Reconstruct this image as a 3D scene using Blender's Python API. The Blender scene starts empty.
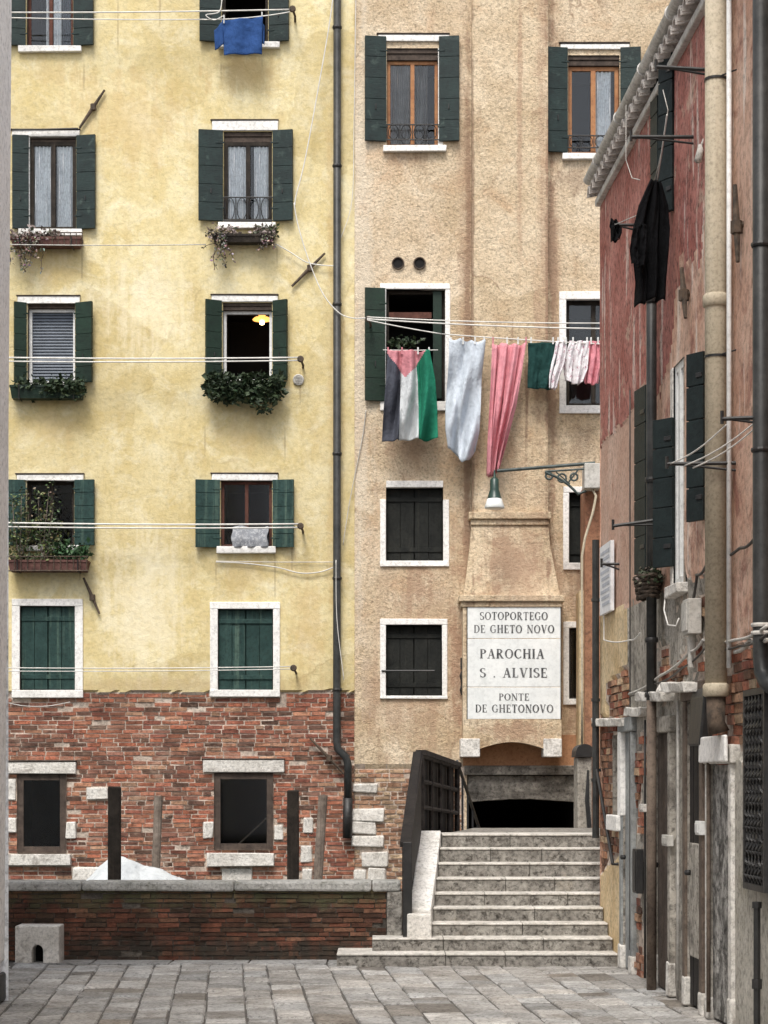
import bpy, bmesh, math, random
from mathutils import Vector, noise as mnoise
S = bpy.context.scene
C = S.collection
RND = random.Random(11)
# ---------------------------------------------------------------- camera
F, HZ, EYE = 2016.0, 778.0, 1.7          # focal length in picture pixels, horizon row, eye height
cam = bpy.data.cameras.new('camera'); co = bpy.data.objects.new('camera', cam); C.objects.link(co)
co.location = (0, 0, EYE); co.rotation_euler = (math.radians(90), 0, 0)
cam.sensor_width = 36; cam.lens = 36*F/1024; cam.shift_y = (HZ-512)/1024
cam.clip_end = 500; S.camera = co
# ---------------------------------------------------------------- sky, sun, exposure
SUN_EL, SUN_AZ = 58, 193                  # azimuth clockwise from +Y (behind the camera, to the left)
w = bpy.data.worlds.new('World'); S.world = w; w.use_nodes = True
nt = w.node_tree; bg = nt.nodes['Background']
sky = nt.nodes.new('ShaderNodeTexSky'); sky.sky_type = 'NISHITA'; sky.sun_disc = False
sky.sun_elevation = math.radians(SUN_EL); sky.sun_rotation = math.radians(SUN_AZ)
sky.dust_density = 3.0; sky.air_density = 1.0
hs = nt.nodes.new('ShaderNodeHueSaturation'); hs.inputs['Saturation'].default_value = 0.3
nt.links.new(sky.outputs[0], hs.inputs['Color']); nt.links.new(hs.outputs[0], bg.inputs[0])
bg.inputs[1].default_value = 0.115
sl = bpy.data.lights.new('sun', 'SUN'); sl.energy = 1.5; sl.angle = math.radians(20); sl.color = (1, .95, .88)
so = bpy.data.objects.new('sun', sl); C.objects.link(so)
az = math.radians(SUN_AZ); el = math.radians(SUN_EL)
sd = Vector((math.sin(az)*math.cos(el), math.cos(az)*math.cos(el), math.sin(el)))
so.rotation_euler = sd.to_track_quat('Z', 'Y').to_euler(); so.location = (0, 0, 30)
S.view_settings.view_transform = 'Standard'; S.view_settings.look = 'None'
S.view_settings.exposure = 1.0; S.view_settings.gamma = 1; S.view_settings.use_curve_mapping = False

# ---------------------------------------------------------------- mesh helpers
BASE = {}
def px_x(px, Y): return (px-384)*Y/F
def px_z(py, Y): return EYE+(HZ-py)*Y/F
def P(px, py, Y): return Vector((px_x(px, Y), Y, px_z(py, Y)))
FY = 27.0                                 # the facades across the canal
KW, VX = 5976.0, 290.0                    # the right-hand wall: picture column = VX + KW/Y
def wall_x(Y): return KW/F + (VX-384)*Y/F
def TF(u, d, z): return Vector((u, FY+d, z))              # facade frame: d goes into the wall
def TR(u, d, z): return Vector((wall_x(u)+d, u, z))       # right-hand wall frame: u is Y
def TW(u, d, z): return Vector((u, d, z))
def fu(px): return px_x(px, FY)
def fz(py): return px_z(py, FY)
def ru(px): return KW/(px-VX)
def rz(px, py): return px_z(py, ru(px))

class MB:
    def __init__(s): s.v=[]; s.f=[]; s.m=[]; s.t=[]
    def add(s, vs, fs, m=0, t=(1,1,1)):
        o = len(s.v); s.v += [tuple(x) for x in vs]
        for f in fs: s.f.append(tuple(i+o for i in f)); s.m.append(m); s.t.append(t)
    def box(s, T, u0, u1, d0, d1, z0, z1, m=0, t=(1,1,1), j=0):
        vs = [T(u, d, z) for z in (z0, z1) for d in (d0, d1) for u in (u0, u1)]
        if j: vs = [p+Vector((RND.uniform(-j,j), RND.uniform(-j,j), RND.uniform(-j,j))) for p in vs]
        s.add(vs, [(0,1,5,4),(1,3,7,5),(3,2,6,7),(2,0,4,6),(4,5,7,6),(0,2,3,1)], m, t)
    def tube(s, pts, r, n=8, m=0, t=(1,1,1), cap=True):
        pts = [Vector(p) for p in pts]; rs = r if isinstance(r, (list, tuple)) else [r]*len(pts)
        vs = []; up = None
        for i, p in enumerate(pts):
            d = (pts[min(i+1, len(pts)-1)]-pts[max(i-1, 0)]).normalized()
            if up is None: up = Vector((0,0,1)) if abs(d.z) < .9 else Vector((1,0,0))
            a = d.cross(up)
            if a.length < 1e-5: a = d.orthogonal()
            a.normalize(); b = a.cross(d).normalized(); up = b
            for k in range(n):
                q = 2*math.pi*k/n; vs.append(p+(a*math.cos(q)+b*math.sin(q))*rs[i])
        fs = [(i*n+k, i*n+(k+1)%n, (i+1)*n+(k+1)%n, (i+1)*n+k) for i in range(len(pts)-1) for k in range(n)]
        if cap: fs += [tuple(range(n)), tuple(range((len(pts)-1)*n, len(pts)*n))]
        s.add(vs, fs, m, t)
    def lathe(s, c, prof, n=16, m=0, t=(1,1,1), axis='z'):
        vs = []
        for r, h in prof:
            for k in range(n):
                q = 2*math.pi*k/n; a, b = r*math.cos(q), r*math.sin(q)
                vs.append(Vector(c)+(Vector((a,b,h)) if axis == 'z' else Vector((a,h,b))))
        N = len(prof)
        fs = [(i*n+k, i*n+(k+1)%n, (i+1)*n+(k+1)%n, (i+1)*n+k) for i in range(N-1) for k in range(n)]
        fs += [tuple(range(n)), tuple(range((N-1)*n, N*n))]
        s.add(vs, fs, m, t)
    def prism(s, T, pts, d0, d1, m=0, t=(1,1,1)):
        n = len(pts); vs = [T(u, d0, z) for u, z in pts]+[T(u, d1, z) for u, z in pts]
        fs = [tuple(range(n)), tuple(range(2*n-1, n-1, -1))]+[(i, (i+1)%n, n+(i+1)%n, n+i) for i in range(n)]
        s.add(vs, fs, m, t)
    def loft(s, rings, m=0, t=(1,1,1), cap=True):
        n = len(rings[0]); vs = [p for r in rings for p in r]; N = len(rings)
        fs = [(i*n+k, i*n+(k+1)%n, (i+1)*n+(k+1)%n, (i+1)*n+k) for i in range(N-1) for k in range(n)]
        if cap: fs += [tuple(range(n)), tuple(range((N-1)*n, N*n))]
        s.add(vs, fs, m, t)
    def grid(s, fn, nu, nv, m=0, t=(1,1,1), mf=None):
        vs = [fn(i/nu, j/nv) for j in range(nv+1) for i in range(nu+1)]; W = nu+1
        if mf is None: s.add(vs, [(j*W+i, j*W+i+1, (j+1)*W+i+1, (j+1)*W+i) for j in range(nv) for i in range(nu)], m, t)
        else:
            o = len(s.v); s.v += [tuple(x) for x in vs]
            for j in range(nv):
                for i in range(nu):
                    s.f.append((o+j*W+i, o+j*W+i+1, o+(j+1)*W+i+1, o+(j+1)*W+i)); s.m.append(mf((i+.5)/nu, (j+.5)/nv)); s.t.append(t)
    def build(s, name, mats, parent=None, bevel=0, smooth=False, sub=0, solid=0, base=None, recalc=True):
        if not isinstance(mats, (list, tuple)): mats = [mats]
        if base is None:
            if parent is not None: base = BASE[parent]
            else:
                xs = [v[0] for v in s.v]; ys = [v[1] for v in s.v]; zs = [v[2] for v in s.v]
                base = Vector(((min(xs)+max(xs))/2, (min(ys)+max(ys))/2, min(zs)))
        me = bpy.data.meshes.new(name)
        me.from_pydata([(v[0]-base.x, v[1]-base.y, v[2]-base.z) for v in s.v], [], s.f)
        for mt in mats: me.materials.append(mt)
        me.polygons.foreach_set('material_index', s.m)
        a = me.color_attributes.new('tint', 'FLOAT_COLOR', 'CORNER'); buf = []
        for p, t in zip(me.polygons, s.t): buf += [t[0], t[1], t[2], 1.0]*p.loop_total
        a.data.foreach_set('color', buf)
        if recalc:
            b = bmesh.new(); b.from_mesh(me); bmesh.ops.recalc_face_normals(b, faces=b.faces); b.to_mesh(me); b.free()
        if smooth: me.polygons.foreach_set('use_smooth', [True]*len(me.polygons))
        me.update()
        o = bpy.data.objects.new(name, me); C.objects.link(o); BASE[o] = base
        if parent is not None: o.parent = parent; o.location = base-BASE[parent]
        else: o.location = base
        if bevel:
            q = o.modifiers.new('bevel', 'BEVEL'); q.width = bevel; q.segments = 2; q.limit_method = 'ANGLE'
        if solid:
            q = o.modifiers.new('solid', 'SOLIDIFY'); q.thickness = solid; q.offset = 0
        if sub:
            q = o.modifiers.new('sub', 'SUBSURF'); q.levels = sub; q.render_levels = sub
        return o
def tag(o, label, cat, group=None):
    o['label'] = label; o['category'] = cat
    if group: o['group'] = group
    return o
def structure(o): o['kind'] = 'structure'; return o
def thing(name, loc, label, cat, group=None):
    o = bpy.data.objects.new(name, None); C.objects.link(o); o.location = loc; o.empty_display_size = .1
    BASE[o] = Vector(loc); return tag(o, label, cat, group)

def rup(px, pr): return (KW-pr*F)/(px-VX)                       # the Y at which a point standing pr off the right-hand wall shows in that column
def prj(px, u): return (KW-(px-VX)*u)/F
# ---------------------------------------------------------------- materials
def ramp(nt, src, stops):
    r = nt.nodes.new('ShaderNodeValToRGB'); e = r.color_ramp.elements
    while len(e) < len(stops): e.new(.5)
    for q, (p, c) in zip(e, stops): q.position = p; q.color = (*c, 1) if len(c) == 3 else c
    nt.links.new(src, r.inputs[0]); return r.outputs[0]
def mixc(nt, mode, fac, a, b):
    n = nt.nodes.new('ShaderNodeMix'); n.data_type = 'RGBA'; n.blend_type = mode
    for sock, val in ((n.inputs[0], fac), (n.inputs[6], a), (n.inputs[7], b)):
        if isinstance(val, bpy.types.NodeSocket): nt.links.new(val, sock)
        elif isinstance(val, (int, float)): sock.default_value = val
        else: sock.default_value = (*val, 1)
    return n.outputs[2]
def noise(nt, vec, scale, detail=6, rough=.6, dist=0):
    n = nt.nodes.new('ShaderNodeTexNoise'); n.inputs['Scale'].default_value = scale; n.inputs['Detail'].default_value = detail
    n.inputs['Roughness'].default_value = rough; n.inputs['Distortion'].default_value = dist
    nt.links.new(vec, n.inputs['Vector']); return n.outputs[0]
def mapping(nt, vec, sc, loc=(0,0,0), rot=(0,0,0)):
    n = nt.nodes.new('ShaderNodeMapping'); n.inputs['Scale'].default_value = sc; n.inputs['Location'].default_value = loc
    n.inputs['Rotation'].default_value = rot; nt.links.new(vec, n.inputs[0]); return n.outputs[0]
def g3(v): return (v, v, v)
def aged(name, c1, c2, scale=1.0, patch=None, patch_at=(.58,.68), patch_scale=.8, streak=None, streak_at=(.56,.74), streak_amt=.7,
         smear=None, smear_at=(.5,.66), crack=None, speck=.25, speck_scale=22, bump=.3, bump_dist=.02, bump_scale=14, rough=.85, tint=False, metal=0, grain=None, spec=.3, sstretch=(5,5,.22)):
    m = bpy.data.materials.new(name); m.use_nodes = True; nt = m.node_tree; b = nt.nodes['Principled BSDF']
    tc = nt.nodes.new('ShaderNodeTexCoord').outputs['Object']
    col = ramp(nt, noise(nt, tc, scale, 9, .65, .3), [(.36, c1), (.64, c2)])
    if patch: col = mixc(nt, 'MIX', ramp(nt, noise(nt, mapping(nt, tc, (1,1,1), (7,3,5)), patch_scale, 10, .68, .6), [(patch_at[0], g3(0)), (patch_at[1], g3(.85))]), col, patch)
    if streak:
        s1 = ramp(nt, noise(nt, mapping(nt, tc, sstretch, (3,9,1)), 1.0, 8, .6), [(streak_at[0], g3(0)), (streak_at[1], g3(streak_amt))])
        col = mixc(nt, 'MIX', s1, col, streak)
    if speck:
        f = noise(nt, tc, speck_scale, 6, .75)
        col = mixc(nt, 'MULTIPLY', 1.0, col, ramp(nt, f, [(.36, g3(1-speck)), (.50, g3(1)), (.68, g3(1+speck*.4))]))
    if tint:
        a = nt.nodes.new('ShaderNodeAttribute'); a.attribute_name = 'tint'
        col = mixc(nt, 'MULTIPLY', 1.0, col, a.outputs['Color'])
    if crack:                                                       # repaired areas of slightly different plaster and hairline cracks between some of them
        vv = nt.nodes.new('ShaderNodeVectorMath'); vv.operation = 'ADD'; nw = nt.nodes.new('ShaderNodeTexNoise'); nw.inputs['Scale'].default_value = 2.2; nw.inputs['Detail'].default_value = 7
        nt.links.new(tc, nw.inputs['Vector']); sc_ = nt.nodes.new('ShaderNodeVectorMath'); sc_.operation = 'SCALE'; sc_.inputs['Scale'].default_value = .55
        nt.links.new(nw.outputs['Color'], sc_.inputs[0]); nt.links.new(tc, vv.inputs[0]); nt.links.new(sc_.outputs[0], vv.inputs[1])
        v1 = nt.nodes.new('ShaderNodeTexVoronoi'); v1.inputs['Scale'].default_value = .62; nt.links.new(vv.outputs[0], v1.inputs['Vector'])
        v2 = nt.nodes.new('ShaderNodeTexVoronoi'); v2.feature = 'DISTANCE_TO_EDGE'; v2.inputs['Scale'].default_value = .62; nt.links.new(vv.outputs[0], v2.inputs['Vector'])
        sx_ = nt.nodes.new('ShaderNodeSeparateColor'); nt.links.new(v1.outputs['Color'], sx_.inputs[0])
        col = mixc(nt, 'MULTIPLY', 1.0, col, ramp(nt, sx_.outputs[0], [(0, (.88,.86,.82)), (.5, (1,1,1)), (1, (1.06,1.07,1.09))]))
        ed = ramp(nt, v2.outputs['Distance'], [(.004, g3(1)), (.011, g3(0))])
        mk = ramp(nt, noise(nt, mapping(nt, tc, (1,1,1), (1,5,9)), .9, 3), [(.52, g3(0)), (.62, g3(.45))])
        col = mixc(nt, 'MIX', mixc(nt, 'MULTIPLY', 1.0, ed, mk), col, crack)
    if smear:                                                       # lime and mortar smeared over the bricks
        sm = noise(nt, mapping(nt, tc, (1,1,1.6), (2,8,4)), 2.6, 10, .72, .5)
        col = mixc(nt, 'MIX', ramp(nt, sm, [(smear_at[0], g3(0)), (smear_at[1], g3(.8))]), col, smear)
    nt.links.new(col, b.inputs['Base Color'])
    b.inputs['Roughness'].default_value = rough; b.inputs['Metallic'].default_value = metal
    b.inputs['Specular IOR Level'].default_value = spec
    if bump:
        v = mapping(nt, tc, grain) if grain else tc
        h = noise(nt, v, bump_scale, 8, .7, .2)
        bp = nt.nodes.new('ShaderNodeBump'); bp.inputs['Strength'].default_value = bump; bp.inputs['Distance'].default_value = bump_dist
        nt.links.new(h, bp.inputs['Height']); nt.links.new(bp.outputs[0], b.inputs['Normal'])
    return m
def plain(name, c, rough=.6, metal=0, emit=None, es=0, spec=.4):
    m = bpy.data.materials.new(name); m.use_nodes = True; b = m.node_tree.nodes['Principled BSDF']
    nt = m.node_tree; tc = nt.nodes.new('ShaderNodeTexCoord').outputs['Object']
    col = ramp(nt, noise(nt, tc, 9, 6, .65), [(.3, tuple(x*.78 for x in c)), (.7, tuple(min(1, x*1.15) for x in c))])
    nt.links.new(col, b.inputs['Base Color'])
    b.inputs['Roughness'].default_value = rough; b.inputs['Metallic'].default_value = metal; b.inputs['Specular IOR Level'].default_value = spec
    if emit: b.inputs['Emission Color'].default_value = (*emit, 1); b.inputs['Emission Strength'].default_value = es
    return m
M = {}
M['yellow'] = aged('yellow_plaster', (.60,.485,.235), (.70,.605,.36), 2.2, patch=(.76,.69,.48), patch_at=(.50,.70), patch_scale=2.6, crack=(.36,.26,.13), streak=(.46,.32,.14), streak_at=(.56,.80), sstretch=(3,3,1.2), streak_amt=.45, speck=.17, speck_scale=16, bump=.5, bump_scale=11, bump_dist=.03)
M['pink'] = aged('pink_plaster', (.585,.45,.298), (.715,.59,.43), 2.2, patch=(.53,.35,.21), patch_at=(.52,.72), patch_scale=1.5, crack=(.22,.13,.08), streak=(.30,.17,.09), streak_at=(.60,.8), sstretch=(4,4,.6), streak_amt=.5, speck=.42, speck_scale=30, bump=1.0, bump_dist=.03, bump_scale=24)
M['flue'] = aged('flue_plaster', (.585,.45,.295), (.725,.595,.425), 2.2, patch=(.52,.34,.20), patch_at=(.54,.72), patch_scale=1.6, crack=(.22,.13,.08), streak=(.26,.14,.075), streak_at=(.60,.76), sstretch=(4,4,.5), streak_amt=.6, speck=.42, speck_scale=30, bump=1.0, bump_dist=.03, bump_scale=24)
M['red'] = aged('red_plaster', (.31,.10,.078), (.46,.20,.165), 2.2, patch=(.50,.34,.26), patch_at=(.58,.63), patch_scale=2.2, streak=(.64,.53,.47), streak_at=(.56,.64), sstretch=(7,7,.9), streak_amt=.8, speck=.65, speck_scale=18, bump=.6, bump_scale=10)
M['rose'] = aged('rose_plaster', (.52,.30,.21), (.68,.47,.36), 1.8, patch=(.33,.15,.11), patch_at=(.53,.62), patch_scale=2.0, streak=(.76,.66,.58), streak_at=(.56,.64), sstretch=(7,7,.7), streak_amt=.8, speck=.4, speck_scale=16, bump=.7, bump_scale=10)
M['ochre'] = aged('ochre_plaster', (.60,.44,.24), (.70,.56,.36), 2.5, patch=(.46,.36,.24), patch_scale=3, streak=(.34,.22,.13), streak_at=(.54,.72), speck=.4, bump=.6)
M['cement'] = aged('grey_cement', (.28,.255,.215), (.48,.445,.39), 2.2, patch=(.13,.115,.10), patch_at=(.5,.64), patch_scale=2.4, streak=(.10,.085,.07), streak_at=(.5,.68), speck=.6, speck_scale=20, bump=.8, bump_scale=12)
M['pale'] = aged('pale_plaster', (.36,.335,.285), (.53,.50,.44), 2, patch=(.28,.26,.20), patch_at=(.52,.66), patch_scale=2, streak=(.13,.11,.09), streak_at=(.54,.72), speck=.5, bump=.7)
M['mortar'] = aged('mortar', (.40,.32,.26), (.66,.56,.47), 3, speck=.5, bump=.8, bump_scale=30)
M['brick'] = aged('brick', (.62,.60,.60), (1,1,1), 4.5, patch=(1.25,1.3,1.3), patch_at=(.52,.72), patch_scale=3.2, streak=(.38,.36,.35), streak_at=(.52,.68), sstretch=(3,3,3), streak_amt=.7, smear=(.45,.335,.255), smear_at=(.55,.74), speck=.6, speck_scale=30, bump=.8, bump_dist=.012, bump_scale=40, tint=True)
M['dampbrick'] = aged('damp_brick', (.34,.33,.33), (.75,.72,.70), 2.6, patch=(.30,.29,.24), patch_at=(.50,.66), patch_scale=1.7, streak=(.07,.065,.045), streak_at=(.50,.70), sstretch=(3,3,.6), streak_amt=.6, speck=.5, speck_scale=30, bump=.8, bump_dist=.012, bump_scale=40, tint=True)
M['white'] = aged('istrian_stone', (.76,.74,.70), (.86,.84,.81), 3, patch=(.52,.50,.46), patch_at=(.6,.76), patch_scale=3, speck=.28, speck_scale=24, bump=.4, bump_scale=25)
M['worn'] = aged('worn_white_stone', (.56,.53,.48), (.76,.73,.68), 6, patch=(.26,.23,.20), patch_at=(.54,.68), patch_scale=6, speck=.4, speck_scale=30, bump=.7, bump_scale=22)
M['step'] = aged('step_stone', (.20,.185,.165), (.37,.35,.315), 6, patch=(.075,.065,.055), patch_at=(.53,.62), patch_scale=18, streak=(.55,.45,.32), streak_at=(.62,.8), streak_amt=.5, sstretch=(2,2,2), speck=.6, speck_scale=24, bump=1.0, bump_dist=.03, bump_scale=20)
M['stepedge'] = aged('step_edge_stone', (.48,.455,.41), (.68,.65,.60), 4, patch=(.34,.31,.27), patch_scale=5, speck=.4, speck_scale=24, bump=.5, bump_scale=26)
M['coping'] = aged('coping_stone', (.29,.29,.27), (.45,.44,.42), 5, patch=(.20,.20,.17), patch_at=(.52,.66), patch_scale=6, speck=.5, speck_scale=40, bump=.8, bump_scale=30)
M['slab'] = aged('paving_stone', (.29,.285,.275), (.47,.465,.455), 3.2, patch=(.22,.205,.185), patch_at=(.50,.66), patch_scale=3.4, streak=(.66,.65,.63), streak_at=(.56,.74), sstretch=(4,9,4), streak_amt=.5, speck=.6, speck_scale=30, bump=.8, bump_dist=.012, bump_scale=20, rough=.7, tint=True, grain=(1,3,1))
M['joint'] = aged('paving_joint', (.07,.065,.06), (.13,.12,.11), 6, bump=.5)
M['green'] = aged('dark_green_paint', (.006,.015,.0145), (.012,.027,.025), 4, patch=(.05,.075,.065), patch_scale=5, speck=.35, bump=.25, rough=.55, grain=(1,1,6))
M['midgreen'] = aged('faded_green_paint', (.010,.034,.030), (.024,.058,.051), 5, streak=(.11,.17,.13), streak_at=(.52,.72), sstretch=(14,14,.7), speck=.4, bump=.4, rough=.65, grain=(8,8,1))
M['deepgreen'] = aged('deep_green_paint', (.006,.017,.010), (.010,.029,.017), 4, speck=.3, bump=.25, rough=.55)
M['blackgreen'] = aged('weathered_black_green_wood', (.010,.011,.010), (.022,.023,.02), 5, streak=(.04,.038,.03), sstretch=(16,16,.6), speck=.4, bump=.5, grain=(9,9,1))
M['darkwood'] = aged('dark_wood', (.018,.014,.011), (.045,.036,.028), 4, streak=(.085,.065,.05), sstretch=(14,14,.5), speck=.4, bump=.6, grain=(9,9,1))
M['greywood'] = aged('grey_wood', (.16,.125,.10), (.28,.23,.19), 4, streak=(.08,.06,.05), sstretch=(16,16,.5), speck=.4, bump=.7, grain=(9,9,1))
M['brownwood'] = aged('brown_wood', (.30,.125,.05), (.42,.20,.085), 4, streak=(.18,.07,.03), sstretch=(14,14,.6), speck=.3, bump=.3, rough=.5)
M['maroon'] = aged('maroon_wood', (.07,.028,.02), (.12,.05,.035), 4, speck=.3, bump=.3)
M['framewood'] = aged('old_frame_wood', (.05,.037,.03), (.10,.075,.06), 5, speck=.4, bump=.5)
M['iron'] = aged('black_iron', (.009,.009,.009), (.022,.020,.019), 8, speck=.3, bump=.3, rough=.5, spec=.5)
M['rust'] = aged('rusty_iron', (.05,.04,.032), (.12,.085,.06), 10, speck=.4, bump=.5)
M['pipe'] = aged('dark_drainpipe_metal', (.022,.024,.024), (.05,.05,.048), 4, streak=(.10,.09,.08), speck=.3, bump=.15, rough=.45)
M['beige'] = aged('beige_flue_paint', (.42,.36,.26), (.52,.45,.34), 2, streak=(.30,.22,.14), streak_at=(.55,.75), speck=.3, speck_scale=40, bump=.25, rough=.7)
M['brownpipe'] = aged('brown_pipe_paint', (.10,.075,.06), (.17,.13,.10), 4, speck=.4, bump=.4)
M['zinc'] = aged('weathered_zinc', (.46,.44,.41), (.68,.66,.63), 4, patch=(.22,.2,.18), patch_scale=5, speck=.35, bump=.25, rough=.55, metal=.1)
M['tile'] = aged('grey_roof_tile', (.44,.40,.36), (.66,.61,.56), 5, patch=(.18,.15,.13), patch_scale=6, speck=.5, bump=.6)
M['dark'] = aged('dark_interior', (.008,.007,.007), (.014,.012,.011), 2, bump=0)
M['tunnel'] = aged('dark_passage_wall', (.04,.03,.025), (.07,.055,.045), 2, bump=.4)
M['curtain'] = aged('white_net_curtain', (.72,.74,.76), (.86,.87,.88), 5, bump=.2, rough=.9)
M['blind'] = plain('grey_blind', (.12,.14,.17), .6)
M['cord'] = plain('pale_cord', (.68,.66,.62), .8)
M['wire'] = plain('dark_wire', (.06,.055,.05), .6)
M['conduit'] = aged('grey_conduit', (.42,.40,.36), (.58,.56,.52), 6, speck=.3, bump=.2)
M['soil'] = aged('soil', (.04,.028,.02), (.08,.06,.045), 20, bump=.8)
M['terracotta'] = aged('terracotta', (.085,.038,.033), (.15,.075,.062), 8, speck=.4, bump=.4)
M['leaf'] = aged('leaves', (.8,.8,.8), (1,1,1), 6, speck=0, bump=0, rough=.55, tint=True, spec=.35)
M['tarp'] = aged('pale_tarpaulin', (.46,.49,.51), (.58,.61,.62), 3, patch=(.24,.27,.29), patch_scale=4, speck=.15, bump=.3, rough=.6)
M['hull'] = plain('dark_hull_paint', (.03,.045,.06), .4)
M['letter'] = aged('letter_paint', (.03,.03,.034), (.20,.20,.20), 9, bump=0, speck=0)
M['marble'] = aged('painted_white_panel', (.70,.72,.71), (.80,.81,.79), 2.5, patch=(.60,.62,.60), patch_at=(.55,.7), patch_scale=3, streak=(.42,.40,.35), streak_at=(.64,.82), streak_amt=.4, speck=.12, speck_scale=14, bump=.15)
M['lampwhite'] = plain('milky_lamp_glass', (.74,.76,.74), .3)
M['lampgreen'] = plain('lamp_green_enamel', (.018,.045,.035), .35)
M['poster'] = plain('poster_paper', (.74,.74,.75), .8)
M['posterprint'] = plain('poster_print', (.45,.47,.52), .8)
M['bulb'] = plain('glowing_bulb', (1,.6,.25), .5, emit=(1,.42,.10), es=1.1)
M['bulbcore'] = plain('bright_bulb', (1,.8,.5), .5, emit=(1,.72,.35), es=6)
M['whitepaint'] = aged('white_paint', (.66,.66,.64), (.78,.78,.76), 5, speck=.2, bump=.2, rough=.5)
M['palegrey'] = aged('pale_grey_door_paint', (.20,.21,.21), (.34,.35,.34), 3, streak=(.22,.2,.17), speck=.3, bump=.3)
def cloth_mat(name, c, c2=None, bump=.25):
    return aged(name, tuple(x*.86 for x in c), c2 or c, 5, speck=.12, speck_scale=12, bump=.8, bump_dist=.05, bump_scale=7, grain=(1.6,1,.8), rough=.95, spec=.1)
def glass_mat():
    m = bpy.data.materials.new('window_glass'); m.use_nodes = True; nt = m.node_tree; nt.nodes.clear()
    o = nt.nodes.new('ShaderNodeOutputMaterial'); mx = nt.nodes.new('ShaderNodeMixShader'); t = nt.nodes.new('ShaderNodeBsdfTransparent')
    g = nt.nodes.new('ShaderNodeBsdfGlossy'); g.inputs['Roughness'].default_value = .06; g.inputs['Color'].default_value = (.9,.92,.95,1)
    t.inputs['Color'].default_value = (.95,.965,.97,1)
    fr = nt.nodes.new('ShaderNodeFresnel'); fr.inputs[0].default_value = 1.42
    nt.links.new(fr.outputs[0], mx.inputs[0]); nt.links.new(t.outputs[0], mx.inputs[1]); nt.links.new(g.outputs[0], mx.inputs[2]); nt.links.new(mx.outputs[0], o.inputs[0])
    return m
M['glass'] = glass_mat()
def water_mat():
    m = aged('canal_water', (.018,.035,.028), (.03,.05,.04), .5, speck=0, bump=.25, bump_scale=2.5, bump_dist=.05, rough=.06, spec=.5)
    return m
M['water'] = water_mat()
M['buttress'] = aged('red_brown_plaster', (.26,.12,.07), (.40,.21,.12), 2, patch=(.14,.07,.05), patch_scale=2, streak=(.55,.40,.28), streak_at=(.6,.75), speck=.4, bump=.7)
M['ochrebrown'] = aged('brown_plaster', (.34,.17,.09), (.44,.24,.13), 2, streak=(.16,.08,.05), speck=.3, bump=.5)
M['brickish'] = M['mortar']
M['palerose'] = aged('faded_rose_plaster', (.50,.31,.23), (.62,.44,.35), 1.6, patch=(.36,.18,.13), patch_scale=1.6, streak=(.30,.20,.15), streak_at=(.58,.72), speck=.35, bump=.5)
M['ironpale'] = aged('worn_painted_iron', (.03,.045,.042), (.09,.11,.105), 12, speck=.3, bump=.3, rough=.5)

def blotches(mat, base, items, nscale=5.0):
    """old damp stains, worn patches and some painted-in shade: (x, z, half width, half height, colour, amount), world metres"""
    nt = mat.node_tree; b = nt.nodes['Principled BSDF']; lk = b.inputs['Base Color'].links[0]; col = lk.from_socket; nt.links.remove(lk)
    tc = nt.nodes.new('ShaderNodeTexCoord').outputs['Object']
    nn = noise(nt, tc, nscale, 8, .7, .4); n2 = noise(nt, mapping(nt, tc, (9, 9, .8)), 1.0, 6, .6)
    for x, z, rx, rz_, c, am in items:
        mp = mapping(nt, tc, (1/rx, 0, 1/rz_), (-(x-base[0])/rx, 0, -(z-base[2])/rz_))
        ln = nt.nodes.new('ShaderNodeVectorMath'); ln.operation = 'LENGTH'; nt.links.new(mp, ln.inputs[0])
        s = nt.nodes.new('ShaderNodeMath'); s.operation = 'SUBTRACT'; nt.links.new(ln.outputs['Value'], s.inputs[0])
        q = nt.nodes.new('ShaderNodeMath'); q.operation = 'ADD'; nt.links.new(nn, q.inputs[0]); nt.links.new(n2, q.inputs[1])
        q2 = nt.nodes.new('ShaderNodeMath'); q2.operation = 'MULTIPLY_ADD'; nt.links.new(q.outputs[0], q2.inputs[0]); q2.inputs[1].default_value = 2.4; q2.inputs[2].default_value = -2.4
        nt.links.new(q2.outputs[0], s.inputs[1])
        f = ramp(nt, s.outputs[0], [(.35, g3(am)), (1.0, g3(0))])
        col = mixc(nt, 'MIX', f, col, c)
    nt.links.new(col, b.inputs['Base Color'])
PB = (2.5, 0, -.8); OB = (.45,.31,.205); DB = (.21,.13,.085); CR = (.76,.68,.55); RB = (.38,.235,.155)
def fbl(x0, x1, y0, y1, c, a): return ((fu(x0)+fu(x1))/2, (fz(y0)+fz(y1))/2, abs(fu(x1)-fu(x0))/2, abs(fz(y1)-fz(y0))/2, c, a)
blotches(M['pink'], PB, [fbl(340,640,480,830,OB,.5), fbl(463,473,-120,700,DB,.65), fbl(547,557,-60,600,DB,.65), fbl(456,476,-100,600,RB,.35), fbl(545,562,-60,600,RB,.45), fbl(348,374,-80,720,CR,.45), fbl(540,600,158,205,DB,.5), fbl(380,440,405,480,RB,.5), fbl(560,600,415,480,DB,.45), fbl(446,470,560,765,RB,.85), fbl(355,440,640,770,RB,.35), fbl(563,600,560,760,RB,.6), fbl(395,440,560,620,RB,.5), fbl(385,440,150,170,DB,.35)])  # dark bands beside the breast: stains, with its edge shade painted in
blotches(M['flue'], PB, [fbl(480,560,440,770,OB,.5), fbl(470,474,-120,700,DB,.7), fbl(543,549,-120,700,DB,.75), fbl(532,552,-120,560,RB,.5), fbl(523,529,330,480,DB,.8), fbl(516,522,-60,300,RB,.5), fbl(475,550,530,600,RB,.55), fbl(462,475,595,760,DB,.5), fbl(470,560,720,745,RB,.6)])  # edge bands: stain and painted shade; narrow band: shade of the pink cloth
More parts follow.
